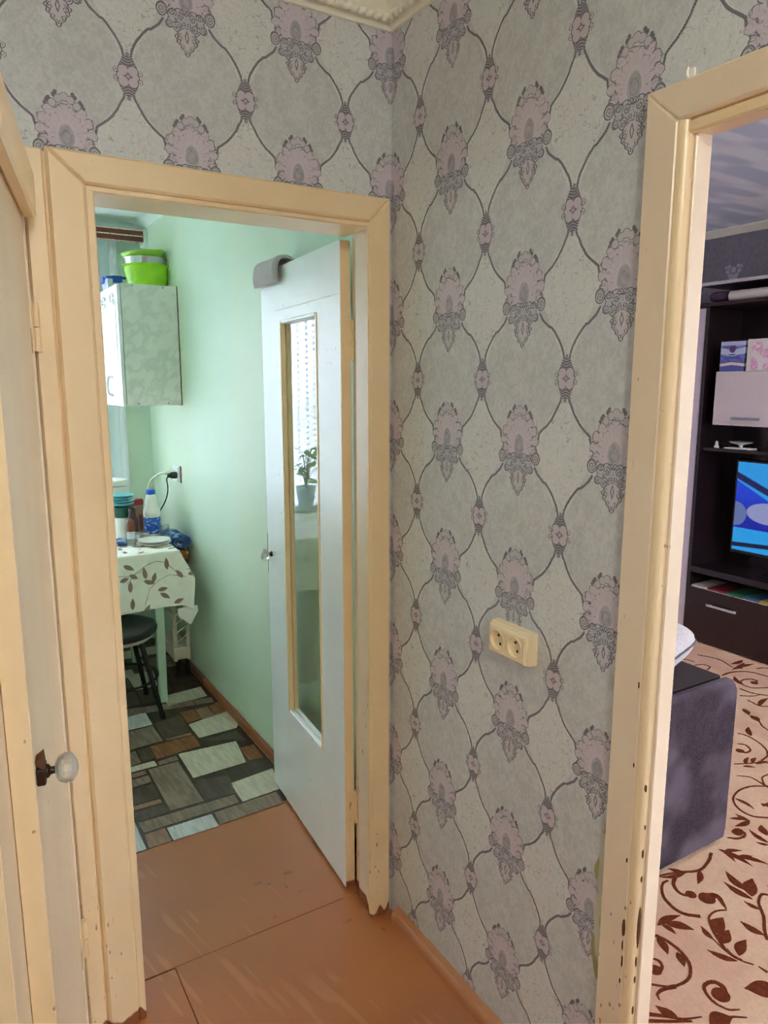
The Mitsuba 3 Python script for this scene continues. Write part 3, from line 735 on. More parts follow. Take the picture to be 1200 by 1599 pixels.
# ------------------------------------------------------------------ hall: double socket, hook
def socket_mesh_yz(x, y0, y1, z0, z1, depth, wells):
    b_ = m3.Manifold.hull_points(np.vstack([[[x, y, z] for y in (y0, y1) for z in (z0, z1)], [[x - depth + .004, y, z] for y in (y0, y1) for z in (z0, z1)],
                                            [[x - depth, y, z] for y in (y0 + .004, y1 - .004) for z in (z0 + .004, z1 - .004)]]))
    for wy, wz, r in wells:
        b_ -= m3.Manifold.cylinder(.03, r, r * .95, 40).rotate([0, 90, 0]).translate([x - depth - .012, wy, wz]).translate([-.004, 0, 0])
    q = b_.to_mesh()
    return trimesh.Trimesh(q.vert_properties[:, :3], q.tri_verts, process=False)
s = thing('wall_socket', 'cream double wall socket on the grey damask wallpaper', 'socket')
SY, SZ = -.545, 1.052
add(s + '__housing', socket_mesh_yz(0, SY - .066, SY + .066, SZ - .037, SZ + .037, .024, ()), 'socket_cream', 20)
add(s + '__plate', socket_mesh_yz(-.0235, SY - .060, SY + .064, SZ - .035, SZ + .031, .008, ((SY + .033, SZ - .002, .0225), (SY - .025, SZ - .002, .0225))), 'socket_cream', 20)
for wy in (SY + .033, SY - .025):
    w_ = add(s + '__well', cat(on_yz(prism(Point(wy, SZ - .002).buffer(.0250).difference(Point(wy, SZ - .002).buffer(.0222)), .0022), -.0312), on_yz(prism(Point(wy, SZ - .002).buffer(.0215), .001), -.0236)), 'socket_cream', 30)
    for o in (-.0095, .0095):
        add(w_ + '__hole', on_yz(prism(Point(wy + o * .35, SZ - .002 + o).buffer(.0034), .0012), -.0240), 'socket_hole')
hk = add('picture_hook', cat(bx(-.004, 0, -.918, -.905, 2.107, 2.125, .001), tube([(-.004, -.912, 2.112), (-.012, -.912, 2.110), (-.014, -.912, 2.118), (-.012, -.912, 2.124)], .002, 8)), 'china_white',
         label='tiny white plastic hook above the living-room door frame', category='hook')

# towel folded over the kitchen door
def towel():
    ys = np.linspace(.488, .745, 30)
    prof = [(-.010, 1.972), (-.016, 1.995), (-.014, 2.025), (-.004, 2.044), (.016, 2.049), (.036, 2.044), (.047, 2.02), (.048, 1.97), (.046, 1.93)]
    prof = smooth_path(np.array(prof), 4)
    nrm = np.gradient(prof, axis=0); nrm = np.c_[-nrm[:, 1], nrm[:, 0]] / np.linalg.norm(nrm, axis=1, keepdims=True)
    n = len(prof)
    rings = []
    for i, y in enumerate(ys):
        e = min(1, min(i, len(ys) - 1 - i) / 2.0)
        th = .004 + .009 * math.sqrt(max(e, .05))
        w = .006 * (meshkit.noise(np.c_[prof * 14, np.full(n, y * 12)], 3) - .5)[:, None]
        sag = np.where(prof[:, :1] < 0, 1, 0) * np.array([0, .006 * (i / len(ys))])
        o = prof + nrm * (th + w) + sag; q = prof - nrm * .0005 + sag
        ring = np.vstack([o, q[::-1]])
        rings.append(np.c_[ring[:, 0], np.full(len(ring), y), ring[:, 1]])
    R = len(rings[0]); v = np.vstack(rings); f = []
    for i in range(len(ys) - 1):
        for j in range(R):
            k_ = (j + 1) % R
            f += [[i * R + j, i * R + k_, (i + 1) * R + k_], [i * R + j, (i + 1) * R + k_, (i + 1) * R + j]]
    for base, flip in ((0, 0), ((len(ys) - 1) * R, 1)):
        for j in range(n - 1):
            a_, b_, c_, d_ = base + j, base + j + 1, base + R - 2 - j, base + R - 1 - j
            f += [[a_, b_, c_][::1 - 2 * flip], [a_, c_, d_][::1 - 2 * flip]]
    m = trimesh.Trimesh(v, f, process=False); m.fix_normals()
    return m
add('towel', leafpt(towel()), 'towel_mauve', 50, label='greyish mauve towel folded over the top of the white kitchen door', category='towel')

# ------------------------------------------------------------------ kitchen: window, sill, curtain
w = structure('window_1', 'bright kitchen window behind the tulle')
W0, W1, WZ0, WZ1 = -1.95, -.35, .84, 2.3
add(w + '__frame', cat(bx(W0, W1, 2.99, 3.05, WZ0, WZ0 + .06, .004), bx(W0, W1, 2.99, 3.05, WZ1 - .06, WZ1, .004), bx(W0, W0 + .06, 2.99, 3.05, WZ0, WZ1, .004), bx(W1 - .06, W1, 2.99, 3.05, WZ0, WZ1, .004)), 'white_gloss')
add(w + '__mullion', bx(-1.28, -1.21, 2.985, 3.05, WZ0 + .05, WZ1 - .05, .004), 'white_gloss')
add(w + '__transom', bx(-1.21, W1 - .05, 2.985, 3.05, 1.455, 1.485, .004), 'white_gloss')
for x0, x1 in ((W0 + .05, -1.27), (-1.22, W1 - .05)):
    add(w + '__pane', trimesh.Trimesh([[x0, 3.02, WZ0 + .05], [x1, 3.02, WZ0 + .05], [x1, 3.02, WZ1 - .05], [x0, 3.02, WZ1 - .05]], [[0, 1, 2], [0, 2, 3]], process=False), 'glass')
add(w + '__sill', bx(-2.0, -.30, 2.70, 2.99, .80, .842, .008), 'white_gloss')
def curtain(x0, x1, y, z0, z1, folds, amp, seed):
    nx, nz = 160, 24
    xs, zs = np.linspace(x0, x1, nx), np.linspace(z0, z1, nz)
    X, Z_ = np.meshgrid(xs, zs)
    ph = (X - x0) / (x1 - x0) * folds * 2 * np.pi + 1.2 * meshkit.noise(np.stack([X * 5, Z_ * .6, X * 0 + seed], -1), seed)
    Yy = y + amp * np.sin(ph) * (.55 + .45 * (z1 - Z_) / (z1 - z0))
    v = np.stack([X, Yy, Z_], -1).reshape(-1, 3)
    i, j = np.meshgrid(np.arange(nz - 1), np.arange(nx - 1), indexing='ij')
    q = np.stack([i * nx + j, i * nx + j + 1, (i + 1) * nx + j + 1, (i + 1) * nx + j], -1).reshape(-1, 4)
    return trimesh.Trimesh(v, np.vstack([q[:, [0, 1, 2]], q[:, [0, 2, 3]]]), process=False)
c = thing('tulle_curtain', 'white spotted tulle curtain hanging over the kitchen window', 'curtain')
add(c + '__panel', curtain(-2.08, -.15, 2.86, .86, 2.47, 17, .016, 4), 'tulle', True)
add(c + '__hem', curtain(-.152, -.104, 2.862, .86, 2.47, 1, .006, 9), 'pvc_white', True, label='opaque white side hem')
p_ = thing('curtain_pelmet', 'red-brown striped curtain rail board under the kitchen ceiling', 'curtain rail')
add(p_ + '__board', bx(-2.12, .030, 2.76, 2.785, 2.438, 2.507, .004), 'pelmet_wood')
add(p_ + '__stripe', bx(-2.12, .034, 2.757, 2.7605, 2.468, 2.474), 'pelmet_strip', label='pale line along the middle')
add(p_ + '__stripe', bx(-2.12, .034, 2.757, 2.7605, 2.500, 2.508), 'pelmet_strip')
add(p_ + '__stripe', bx(-2.12, .034, 2.757, 2.7605, 2.436, 2.440), 'pelmet_strip')
add(p_ + '__end_cap', bx(.030, KX, 2.765, 2.86, 2.425, 2.515, .004), 'ceiling_white')
add(p_ + '__track', bx(-2.12, .02, 2.785, 2.89, 2.495, 2.51, .003), 'pvc_white')
cv = add('ceiling_vent_frame', cat(bx(-.28, -.04, 2.905, 2.92, 2.522, 2.532), bx(-.28, -.04, 2.905, 2.92, 2.55, 2.556), bx(-.28, -.27, 2.905, 2.92, 2.522, 2.556), bx(-.05, -.04, 2.905, 2.92, 2.522, 2.556)), 'pvc_white',
         label='flat white frame above the curtain rail, close under the ceiling', category='frame')
lw = structure('window_2', 'living-room window out of view')
add(lw + '__frame', cat(bx(.9, 2.9, -3.25, -3.2, .8, .87), bx(.9, 2.9, -3.25, -3.2, 2.23, 2.3), bx(.9, .97, -3.25, -3.2, .8, 2.3), bx(2.83, 2.9, -3.25, -3.2, .8, 2.3), bx(1.86, 1.94, -3.25, -3.2, .8, 2.3)), 'white_gloss')
add(lw + '__pane', trimesh.Trimesh([[.95, -3.225, .85], [2.85, -3.225, .85], [2.85, -3.225, 2.25], [.95, -3.225, 2.25]], [[0, 1, 2], [0, 2, 3]], process=False), 'glass')

# plants on the sill, seen in the door's pane
def pot_plant(key, x, y, n, spread, seed, label, pot, stand='sill'):
    t = thing(key, label, 'plant', None)
    r_ = np.random.default_rng(seed)
    add(t + '__pot', lathe([(0, .843), (.05, .843), (.068, .96), (.072, .965), (.064, .966), (.06, .95), (0, .948)], (x, y, 0), 28), pot, 30)
    lv = []
    for i in range(n):
        a, h_, d_ = r_.uniform(0, 6.28), r_.uniform(.05, .26), r_.uniform(.02, spread)
        base = np.array([x + d_ * math.cos(a), y + .5 * d_ * math.sin(a), .96 + h_])
        L, wd, tilt = r_.uniform(.05, .09), r_.uniform(.022, .036), r_.uniform(-.5, .5)
        u_ = np.array([math.cos(a), .6 * math.sin(a), tilt]); u_ /= np.linalg.norm(u_)
        s_ = np.cross(u_, [0, 0, 1.]); s_ /= np.linalg.norm(s_)
        nrm = np.cross(s_, u_)
        pts = [base, base + u_ * L * .35 + s_ * wd - nrm * .006, base + u_ * L * .75 + s_ * wd * .6 - nrm * .004, base + u_ * L, base + u_ * L * .75 - s_ * wd * .6 - nrm * .004, base + u_ * L * .35 - s_ * wd - nrm * .006, base + u_ * L * .5]
        lv.append(trimesh.Trimesh(pts, [[0, 1, 6], [1, 2, 6], [2, 3, 6], [3, 4, 6], [4, 5, 6], [5, 0, 6]], process=False))
        lv.append(tube([(x, y, .95), (x + .4 * (base[0] - x), y + .4 * (base[1] - y), .95 + .7 * h_), base], .0022, 5))
    f_ = add(t + '__foliage', cat(*lv), 'leaf')
    lab(f_, kind='stuff')
pot_plant('potted_plant', -.69, 2.745, 30, .10, 5, 'leafy green pot plant on the window sill, mirrored in the door pane', 'pot_blue')
rd = thing('radiator', 'white ribbed radiator under the kitchen window sill', 'radiator')
for i in range(12):
    add(rd + '__rib', rbox(-1.75 + i * .085, -1.68 + i * .085, 2.80, 2.88, .16, .70, .012), 'rack_white', 40)
for z_ in (.2, .66):
    add(rd + '__pipe', tube([(-1.75, 2.84, z_), (-.6, 2.84, z_)], .013, 10, path=False), 'rack_white', 40)

# ------------------------------------------------------------------ wall cabinet and what stands on it
c = thing('wall_cabinet', 'wall cabinet with marbled side panel and white door on the green wall', 'cabinet')
CX0, CX1, CY0, CY1, CZ0, CZ1 = -.232, KX, 2.213, 2.722, 1.520, 2.135
add(c + '__side_panel', bx(CX0, CX1 - .004, CY0, CY0 + .017, CZ0, CZ1, .001), 'marble_laminate', label='marbled grey-green side panel')
add(c + '__side_panel', bx(CX0, CX1 - .004, CY1 - .017, CY1, CZ0, CZ1, .001), 'marble_laminate')
add(c + '__top_panel', bx(CX0, CX1 - .004, CY0 + .017, CY1 - .017, CZ1 - .017, CZ1), 'white_gloss')
add(c + '__bottom_panel', bx(CX0, CX1 - .004, CY0 + .017, CY1 - .017, CZ0, CZ0 + .017), 'white_gloss')
add(c + '__back_panel', bx(CX1 - .004, CX1, CY0 - .002, CY1, CZ0 - .002, CZ1 + .001), 'dark_skirting')
dr_ = add(c + '__door', cat(bx(CX0 - .020, CX0 - .003, CY0 + .001, CY1 - .001, CZ0 - .003, CZ1 - .004, .002)), 'white_gloss', label='white cabinet door')
groove = Polygon([(CY0 + .06, CZ0 + .22), (CY1 - .06, CZ0 + .22), (CY1 - .06, CZ1 - .07), (CY0 + .06, CZ1 - .07)])
add(dr_ + '__moulding', on_yz(prism(groove.exterior.buffer(.004), .003), CX0 - .020), 'white_gloss')
for y_ in (CY0 + .12, CY0 + .33):
    cur = [tube([(CX0 - .022, y_ - .045, CZ1 - .06), (CX0 - .023, y_ - .02, CZ1 - .045), (CX0 - .023, y_ + .03, CZ1 - .045), (CX0 - .023, y_ + .045, CZ1 - .07), (CX0 - .023, y_ + .02, CZ1 - .082)], .0035, 6),
           tube([(CX0 - .022, y_ - .02, CZ1 - .055), (CX0 - .023, y_ - .03, CZ1 - .09), (CX0 - .023, y_ - .01, CZ1 - .10)], .003, 6)]
    add(dr_ + '__ornament', cat(*cur), 'chrome', 40, label='silver scroll ornament')
hy = CY0 + .235
add(dr_ + '__handle', tube([(CX0 - .020, hy, CZ0 + .055), (CX0 - .040, hy, CZ0 + .06), (CX0 - .048, hy, CZ0 + .10), (CX0 - .040, hy, CZ0 + .145), (CX0 - .020, hy, CZ0 + .15)], .007, 10), 'chrome', 50, label='curved chrome handle')
add(dr_ + '__handle_rose', cat(moved(trimesh.creation.icosphere(2, .012), CX0 - .021, hy, CZ0 + .05), tube([(CX0 - .021, hy - .05, CZ0 + .06), (CX0 - .023, hy, CZ0 + .04), (CX0 - .021, hy + .04, CZ0 + .062)], .003, 6)), 'chrome', 40)
for x_, z_ in ((-.175, CZ1 - .010), (-.02, CZ1 - .010), (-.175, CZ0 + .010), (-.02, CZ0 + .010)):
    add(c + '__screw_cap', on_xz(prism(Point(x_, z_).buffer(.0045), .0012), CY0), 'salt_grey')

def bowl(r0, r1, h, wall=.0035, lip=.010):
    return [(0, 0), (r0 * .92, 0), (r0, .008), (r1, h - .006), (r1 + lip, h), (r1 + lip, h + .004), (r1 - wall, h + .003), (r1 - wall, h - .008), (r0 - wall, .012), (0, .008)]
BX, BY = -.046, 2.425
add('mixing_bowl', moved(lathe(bowl(.098, .116, .118), n=56), BX, BY, CZ1), 'lime_plastic', 35, label='large lime green plastic basin at the bottom of the stack on the wall cabinet', category='bowl', group='nested bowls on the wall cabinet')
add('mixing_bowl', moved(lathe(bowl(.085, .108, .125, .002, .004), n=56), BX - .004, BY, CZ1 + .031), 'steel', 35, label='shiny steel bowl between the two lime green bowls', category='bowl', group='nested bowls on the wall cabinet')
tb = spin(lathe(bowl(.062, .108, .075, .003, .006), n=56), .17, [0, 1, 0])
add('mixing_bowl', moved(spin(lathe(bowl(.062, .106, .085, .003, .006), n=56), -.13, [0, 1, 0]), BX - .002, BY + .01, CZ1 + .106), 'lime_pale', 35, label='tilted lime green bowl on top of the steel one', category='bowl', group='nested bowls on the wall cabinet')
f_ = thing('food_box', 'clear plastic food box with a blue lid on the wall cabinet', 'box')
add(f_ + '__body', hull([(x, y, z) for x, y, z in ((-.22, 2.555, CZ1), (-.13, 2.555, CZ1), (-.13, 2.70, CZ1), (-.22, 2.70, CZ1), (-.228, 2.548, CZ1 + .062), (-.122, 2.548, CZ1 + .062), (-.122, 2.71, CZ1 + .062), (-.228, 2.71, CZ1 + .062))]), 'clear_box')
add(f_ + '__lid', rbox(-.233, -.117, 2.542, 2.716, CZ1 + .062, CZ1 + .076, .006), 'blue_plastic', 40, label='blue lid')
add(f_ + '__clip', bx(-.237, -.2325, 2.60, 2.66, CZ1 + .04, CZ1 + .078, .001), 'blue_plastic')
add(f_ + '__clip', bx(-.20, -.15, 2.5375, 2.542, CZ1 + .04, CZ1 + .078, .001), 'blue_plastic')

# ------------------------------------------------------------------ power socket and leads
s = thing('kitchen_socket', 'white socket with plugged leads on the green kitchen wall', 'socket')
KSY, KSZ = 2.375, 1.135
add(s + '__plate', bx(KX - .014, KX, KSY - .065, KSY + .055, KSZ - .045, KSZ + .045, .005), 'white_gloss')
add(s + '__bracket', bx(KX - .004, KX, KSY - .078, KSY - .065, KSZ - .05, KSZ + .045, .001), 'dark_skirting')
def lead(key, mat_, label, py, pz, path, r):
    t = thing(key, label, 'cable')
    add(t + '__plug', cat(moved(spin(trimesh.creation.cylinder(.019, .030, sections=24), math.pi / 2, [0, 1, 0]), KX - .030, py, pz), moved(spin(trimesh.creation.cylinder(.012, .022, sections=20), math.pi / 2, [0, 1, 0]), KX - .053, py, pz)), mat_, 40)
    add(t + '__cord', tube(path, r, 8), mat_, 60)
lead('power_lead', 'cable_white', 'thick pale lead looping from the kitchen socket down behind the bottle', KSY + .024, KSZ,
     [(KX - .060, KSY + .024, KSZ), (KX - .085, KSY + .05, KSZ - .004), (KX - .125, KSY + .10, KSZ - .045), (KX - .145, KSY + .12, KSZ - .12), (KX - .150, KSY + .12, KSZ - .21), (KX - .15, KSY + .14, .83), (KX - .20, KSY + .2, .812)], .0075)
lead('power_lead', 'cable_black', 'thin black lead hanging from the kitchen socket to the table', KSY - .028, KSZ - .008,
     [(KX - .060, KSY - .028, KSZ - .008), (KX - .070, KSY - .026, KSZ - .03), (KX - .062, KSY - .01, KSZ - .09), (KX - .075, KSY, KSZ - .15), (KX - .10, KSY + .03, KSZ - .21), (KX - .135, KSY + .06, KSZ - .27), (KX - .16, KSY + .07, .825)], .0035)

# ------------------------------------------------------------------ table, cloth, stool
TX0, TX1, TY0, TY1, TZ = -1.38, -.096, 1.885, 2.68, .797
t = thing('kitchen_table', 'pale green painted table under the leaf-print cloth', 'table')
add(t + '__top', bx(TX0, TX1, TY0, TY1, TZ - .03, TZ - .001, .003), 'green_leg')
add(t + '__apron', bx(TX0 + .05, TX1 - .09, TY0 + .055, TY0 + .075, TZ - .12, TZ - .03), 'green_leg')
add(t + '__apron', bx(TX0 + .05, TX1 - .09, TY1 - .06, TY1 - .04, TZ - .12, TZ - .03), 'green_leg')
for x_, y_, x2 in ((-.205, 1.885, .0), (-1.30, 1.885, 0), (-.205, 2.52, .0), (-1.30, 2.52, 0)):
    add(t + '__leg', hull([(x_ + dx, y_ + dy, z) for z, k in ((0, .0175), (TZ - .03, .024)) for dx in (-k, k) for dy in (.025 - k, .025 + k)]), 'green_leg')
def cloth():
    dropx, dropy, step = .13, .29, .0125
    av = np.arange(TX0 - .25, TX1 + dropx + 1e-6, step); bv = np.arange(TY0 - dropy, TY1 + .15, step)
    A, B = np.meshgrid(av, bv)
    oa, ob, oc, od = np.maximum(A - TX1, 0), np.maximum(TY0 - B, 0), np.maximum(TX0 - A, 0), np.maximum(B - TY1, 0)
    oxx, oyy = np.maximum(oa, oc), np.maximum(ob, od)
    mn, mx = np.minimum(oxx, oyy), np.maximum(oxx, oyy)
    drop = mx + .12 * mn
    X = np.clip(A, TX0, TX1) + np.sign(oa - oc) * (np.minimum(.004, oxx) + .10 * oxx + .30 * mn)
    Yc = np.clip(B, TY0, TY1) + np.sign(od - ob) * (np.minimum(.004, oyy) + .05 * oyy + .30 * mn)
    wav = .010 * np.sin(A * 16 + 1.5) * np.minimum(1, oyy / .2)
    wav2 = .010 * np.sin(B * 15) * np.minimum(1, oxx / .15)
    Z = TZ + .003 - np.maximum(drop - .006, 0)
    Yc = Yc - wav * np.sign(ob - od); X = X + wav2 * np.sign(oa - oc)
    v = np.stack([X, Yc, Z], -1).reshape(-1, 3)
    ny, nx = A.shape
    i, j = np.meshgrid(np.arange(ny - 1), np.arange(nx - 1), indexing='ij')
    q = np.stack([i * nx + j, i * nx + j + 1, (i + 1) * nx + j + 1, (i + 1) * nx + j], -1).reshape(-1, 4)
    return trimesh.Trimesh(v, np.vstack([q[:, [0, 1, 2]], q[:, [0, 2, 3]]]), process=False)
tc = add('tablecloth', cloth(), 'table_cloth', True, label='cream oilcloth printed with brown twigs and leaves over the kitchen table', category='tablecloth')
add(tc + '__folded_corner', hull([(-.125, 1.850, .505), (-.120, 1.855, .46), (-.055, 1.865, .405), (-.015, 1.862, .475), (-.018, 1.864, .505), (-.06, 1.872, .5), (-.06, 1.857, .47)]), 'milk', label='plain white underside of the folded corner')

st = thing('stool', 'round black stool standing in front of the kitchen table', 'stool')
SX, SYY = -.425, 1.875
add(st + '__seat', lathe([(0, .418), (.180, .418), (.192, .426), (.196, .440), (.190, .455), (.17, .465), (0, .470)], (SX, SYY, 0), 48), 'black_vinyl', 40)
add(st + '__seat_board', lathe([(0, .398), (.168, .398), (.172, .417), (0, .417)], (SX, SYY, 0), 40), 'stool_under', 30, label='pale underside board')
for a_ in (-.78, .79, 2.36, 3.93):
    ca_, sa_ = math.cos(a_), math.sin(a_)
    add(st + '__leg', tube([(SX + .13 * ca_, SYY + .13 * sa_, .40), (SX + .235 * ca_, SYY + .235 * sa_, .0)], [.0135, .0115], 10, path=False), 'black_metal', 40)
add(st + '__ring', tube([(SX + .185 * math.cos(q), SYY + .185 * math.sin(q), .19) for q in np.linspace(0, 2 * math.pi, 40)], .007, 8, path=False), 'black_metal', 40)

# rack by the wall with bag and cloth on it
r_ = thing('storage_rack', 'pale plastic rack with slanted bars between the table and the green wall', 'rack')
RX0, RX1, RY0, RY1 = -.064, .030, 2.20, 2.50
for x_ in (RX0 + .01, RX1 - .012):
    for y_ in (RY0, RY1):
        add(r_ + '__post', rbox(x_ - .012, x_ + .012, y_ - .012, y_ + .012, 0.09, .66, .008), 'rack_white', 40)
for z_ in (.10, .36, .62):
    add(r_ + '__shelf', rbox(RX0 - .005, RX1, RY0 - .015, RY1 + .015, z_, z_ + (.075 if z_ < .2 else .02), .009), 'rack_white', 40)
for i in range(5):
    add(r_ + '__bar', tube([(RX0 + .01, RY0 - .014, .20 + i * .055), (RX1 - .012, RY0 - .014, .25 + i * .055)], .0035, 6, path=False), 'rack_white', 40)
for x_, y_ in ((RX0 + .02, RY0), (RX1 - .02, RY0), (RX0 + .02, RY1), (RX1 - .02, RY1)):
    add(r_ + '__foot', lathe([(0, 0.002), (.012, 0.002), (.01, .1), (0, .1)], (x_, y_, 0), 14), 'black_metal', 30)
def lump(x0, x1, y0, y1, z0, z1, seed, amp=.12, sub=4):
    s_ = trimesh.creation.icosphere(sub, 1.0)
    v = np.sign(s_.vertices) * np.abs(s_.vertices) ** .62
    v *= 1 + amp * (meshkit.fbm(s_.vertices * 2.3 + seed, 3, seed)[:, None] - .5) * 2
    v /= np.abs(v).max(0)
    c_, h_ = np.array([(x0 + x1) / 2, (y0 + y1) / 2, (z0 + z1) / 2]), np.array([x1 - x0, y1 - y0, z1 - z0]) / 2
    return trimesh.Trimesh(c_ + v * h_, s_.faces, process=False)
add('paper_bag', lump(-.052, .050, 2.14, 2.36, .648, .76, 3), 'brown_bag', True, label='crumpled brown and gold bag under the blue cloth by the green wall', category='bag')
def roll(x, y, z, r, L):
    n = 40; tt = np.linspace(0, 2.6 * 2 * np.pi, 90); rr = r * (.25 + .75 * tt / tt[-1])
    P = np.c_[rr * np.cos(tt), rr * .62 * np.sin(tt)]
    o = Polygon(LineString(P).buffer(.0055).exterior)
    m = prism(LineString(P).buffer(.0055), L, 0)
    return trimesh.Trimesh(np.c_[x + m.vertices[:, 0], y + m.vertices[:, 2], z + m.vertices[:, 1]], m.faces[:, ::-1], process=False)
add('rolled_cloth', cat(roll(-.012, 2.12, .788, .058, .24)), 'denim', 50, label='rolled blue cloth on the brown bag beside the table', category='cloth')

# ------------------------------------------------------------------ things on the table
Z0 = TZ + .0035
k = thing('electric_kettle', 'white electric kettle at the back of the kitchen table', 'kettle')
KXc, KYc = -.262, 2.565
add(k + '__body', lathe([(0, Z0), (.085, Z0), (.09, Z0 + .02), (.084, Z0 + .15), (.078, Z0 + .262), (0, Z0 + .265)], (KXc, KYc, 0), 40), 'white_gloss', 40)
add(k + '__lid', lathe([(0, Z0 + .266), (.078, Z0 + .2655), (.083, Z0 + .278), (.078, Z0 + .296), (.03, Z0 + .304), (0, Z0 + .305)], (KXc, KYc, 0), 40), 'china_white', 40)
add(k + '__handle', tube([(KXc - .076, KYc + .02, Z0 + .24), (KXc - .125, KYc + .03, Z0 + .235), (KXc - .135, KYc + .03, Z0 + .13), (KXc - .09, KYc + .02, Z0 + .03)], .012, 10), 'white_gloss', 50)
add(k + '__spout', hull([(KXc + .06 + d, KYc + .05 - d, Z0 + z) for d in (-.015, .015) for z in (.17, .25)] + [(KXc + .085 + d, KYc + .075 - d, Z0 + .255) for d in (-.008, .008)]), 'white_gloss')
jr = thing('storage_jar', 'dark green jar under the turquoise saucers on the kitchen table', 'jar')
JX, JY = -.265, 2.33
add(jr + '__body', lathe([(0, Z0), (.05, Z0), (.053, Z0 + .02), (.053, Z0 + .105), (.047, Z0 + .12), (0, Z0 + .12)], (JX, JY, 0), 32), 'china_white', 40)
add(jr + '__shoulder', lathe([(0, Z0 + .1203), (.049, Z0 + .1203), (.055, Z0 + .135), (.055, Z0 + .178), (0, Z0 + .18)], (JX, JY, 0), 32), 'green_jar', 40, label='dark green upper half')
for i in range(4):
    add('saucer', moved(lathe([(0, 0), (.035, 0), (.058, .010), (.063, .014), (.060, .0145), (.03, .006), (0, .006)], n=36), JX + .004 * math.sin(i * 2), JY, Z0 + .1805 + i * .0152), 'teal_china', 40,
        label=('lowest turquoise saucer on the green jar', 'second turquoise saucer from the bottom on the green jar', 'third turquoise saucer from the bottom on the green jar', 'topmost turquoise saucer on the green jar')[i], category='saucer', group='turquoise saucers stacked on the green jar')
bxx = thing('tea_box', 'tan box with a red top edge behind the milk bottle', 'box')
add(bxx + '__body', bx(-.222, -.139, 2.405, 2.445, Z0, Z0 + .165, .002), 'tan_card')
add(bxx + '__lid', bx(-.224, -.137, 2.403, 2.447, Z0 + .165, Z0 + .195, .002), 'red_card', label='dark red lid')
add(bxx + '__printed_figure', bx(-.165, -.148, 2.4035, 2.405, Z0 + .02, Z0 + .11), 'brown_plastic')
bt = thing('milk_bottle', 'white plastic milk bottle with blue cap and label on the kitchen table', 'bottle')
MX, MY = -.108, 2.345
add(bt + '__body', lathe([(0, Z0), (.040, Z0), (.044, Z0 + .008), (.044, Z0 + .10), (.046, Z0 + .12), (.046, Z0 + .135), (.036, Z0 + .165), (.031, Z0 + .205), (.024, Z0 + .222), (.021, Z0 + .232), (0, Z0 + .232)], (MX, MY, 0), 44), 'milk', 40)
add(bt + '__label_band', lathe([(.0445, Z0 + .012), (.0452, Z0 + .014), (.0452, Z0 + .102), (.0445, Z0 + .104)], (MX, MY, 0), 44), 'label_blue', 40, label='blue and white printed band')
add(bt + '__cap', lathe([(0, Z0 + .230), (.0245, Z0 + .230), (.025, Z0 + .252), (.022, Z0 + .256), (0, Z0 + .256)], (MX, MY, 0), 28), 'cap_blue', 30, label='blue screw cap')
br = thing('sauce_bottle', 'dark brown bottle leaning behind the spice shaker', 'bottle')
add(br + '__body', lathe([(0, Z0), (.026, Z0), (.028, Z0 + .01), (.028, Z0 + .11), (.02, Z0 + .135), (.017, Z0 + .16), (0, Z0 + .162)], (-.236, 2.24, 0), 28), 'dark_brown', 40)
add(br + '__cap', lathe([(0, Z0 + .16), (.019, Z0 + .16), (.019, Z0 + .178), (0, Z0 + .18)], (-.236, 2.24, 0), 24), 'dark_brown', 30)
def shaker(x, y, r, h, hc, capm, label, fill=.5):
    q = thing('spice_shaker', label, 'shaker', 'shakers on the kitchen table')
    add(q + '__glass', lathe([(0, Z0), (r, Z0), (r * 1.04, Z0 + h * .2), (r * .9, Z0 + h), (0, Z0 + h)], (x, y, 0), 24), 'clear_box', 40)
    add(q + '__contents', lathe([(r * 1.008, Z0 + .004), (r * 1.052, Z0 + h * .2), (r * 1.0, Z0 + h * fill)], (x, y, 0), 24), 'salt_grey', 40)
    add(q + '__cap', lathe([(0, Z0 + h), (r * .98, Z0 + h), (r * 1.0, Z0 + h + hc * .3), (r * .86, Z0 + h + hc * .85), (r * .5, Z0 + h + hc), (0, Z0 + h + hc)], (x, y, 0), 24), capm, 40)
shaker(-.272, 2.125, .022, .075, .062, 'brown_plastic', 'glass spice shaker with a tall brown cap nearest the table front')
shaker(-.238, 2.165, .017, .048, .012, 'salt_grey', 'small glass salt shaker beside the brown-capped shaker')
tn = thing('small_tin', 'grey tin between the shakers and the milk bottle', 'tin')
add(tn + '__body', lathe([(0, Z0), (.028, Z0), (.029, Z0 + .04), (0, Z0 + .04)], (-.186, 2.21, 0), 28), 'salt_grey', 30)
add(tn + '__lid', lathe([(0, Z0 + .04), (.03, Z0 + .04), (.03, Z0 + .048), (0, Z0 + .049)], (-.186, 2.21, 0), 28), 'steel', 30)
for i, (x_, y_, rr) in enumerate(((-.168, 2.085, .088), (-.166, 2.088, .082))):
    add('plate', moved(lathe([(0, 0), (rr * .6, 0), (rr * .66, .004), (rr, .013), (rr, .0155), (rr * .66, .008), (0, .006)], n=48), x_, y_, Z0 + .0004 + i * .0125), 'china_white', 40,
        label=('lower white plate on the kitchen tablecloth', 'upper white plate on the kitchen tablecloth')[i], category='plate', group='white plates on the kitchen table')
gl = thing('drinking_glass', 'clear glass beside the plates at the right table edge', 'glass')
add(gl + '__tumbler', lathe([(0, Z0), (.024, Z0), (.029, Z0 + .075), (.0268, Z0 + .075), (.022, Z0 + .006), (0, Z0 + .006)], (-.072, 2.235, 0), 28), 'crystal', 40)
dk = add('dark_cloth', lump(-.345, -.285, 2.12, 2.2, Z0, Z0 + .035, 9), 'denim', True, label='small dark blue folded cloth at the left end of the tableware', category='cloth')
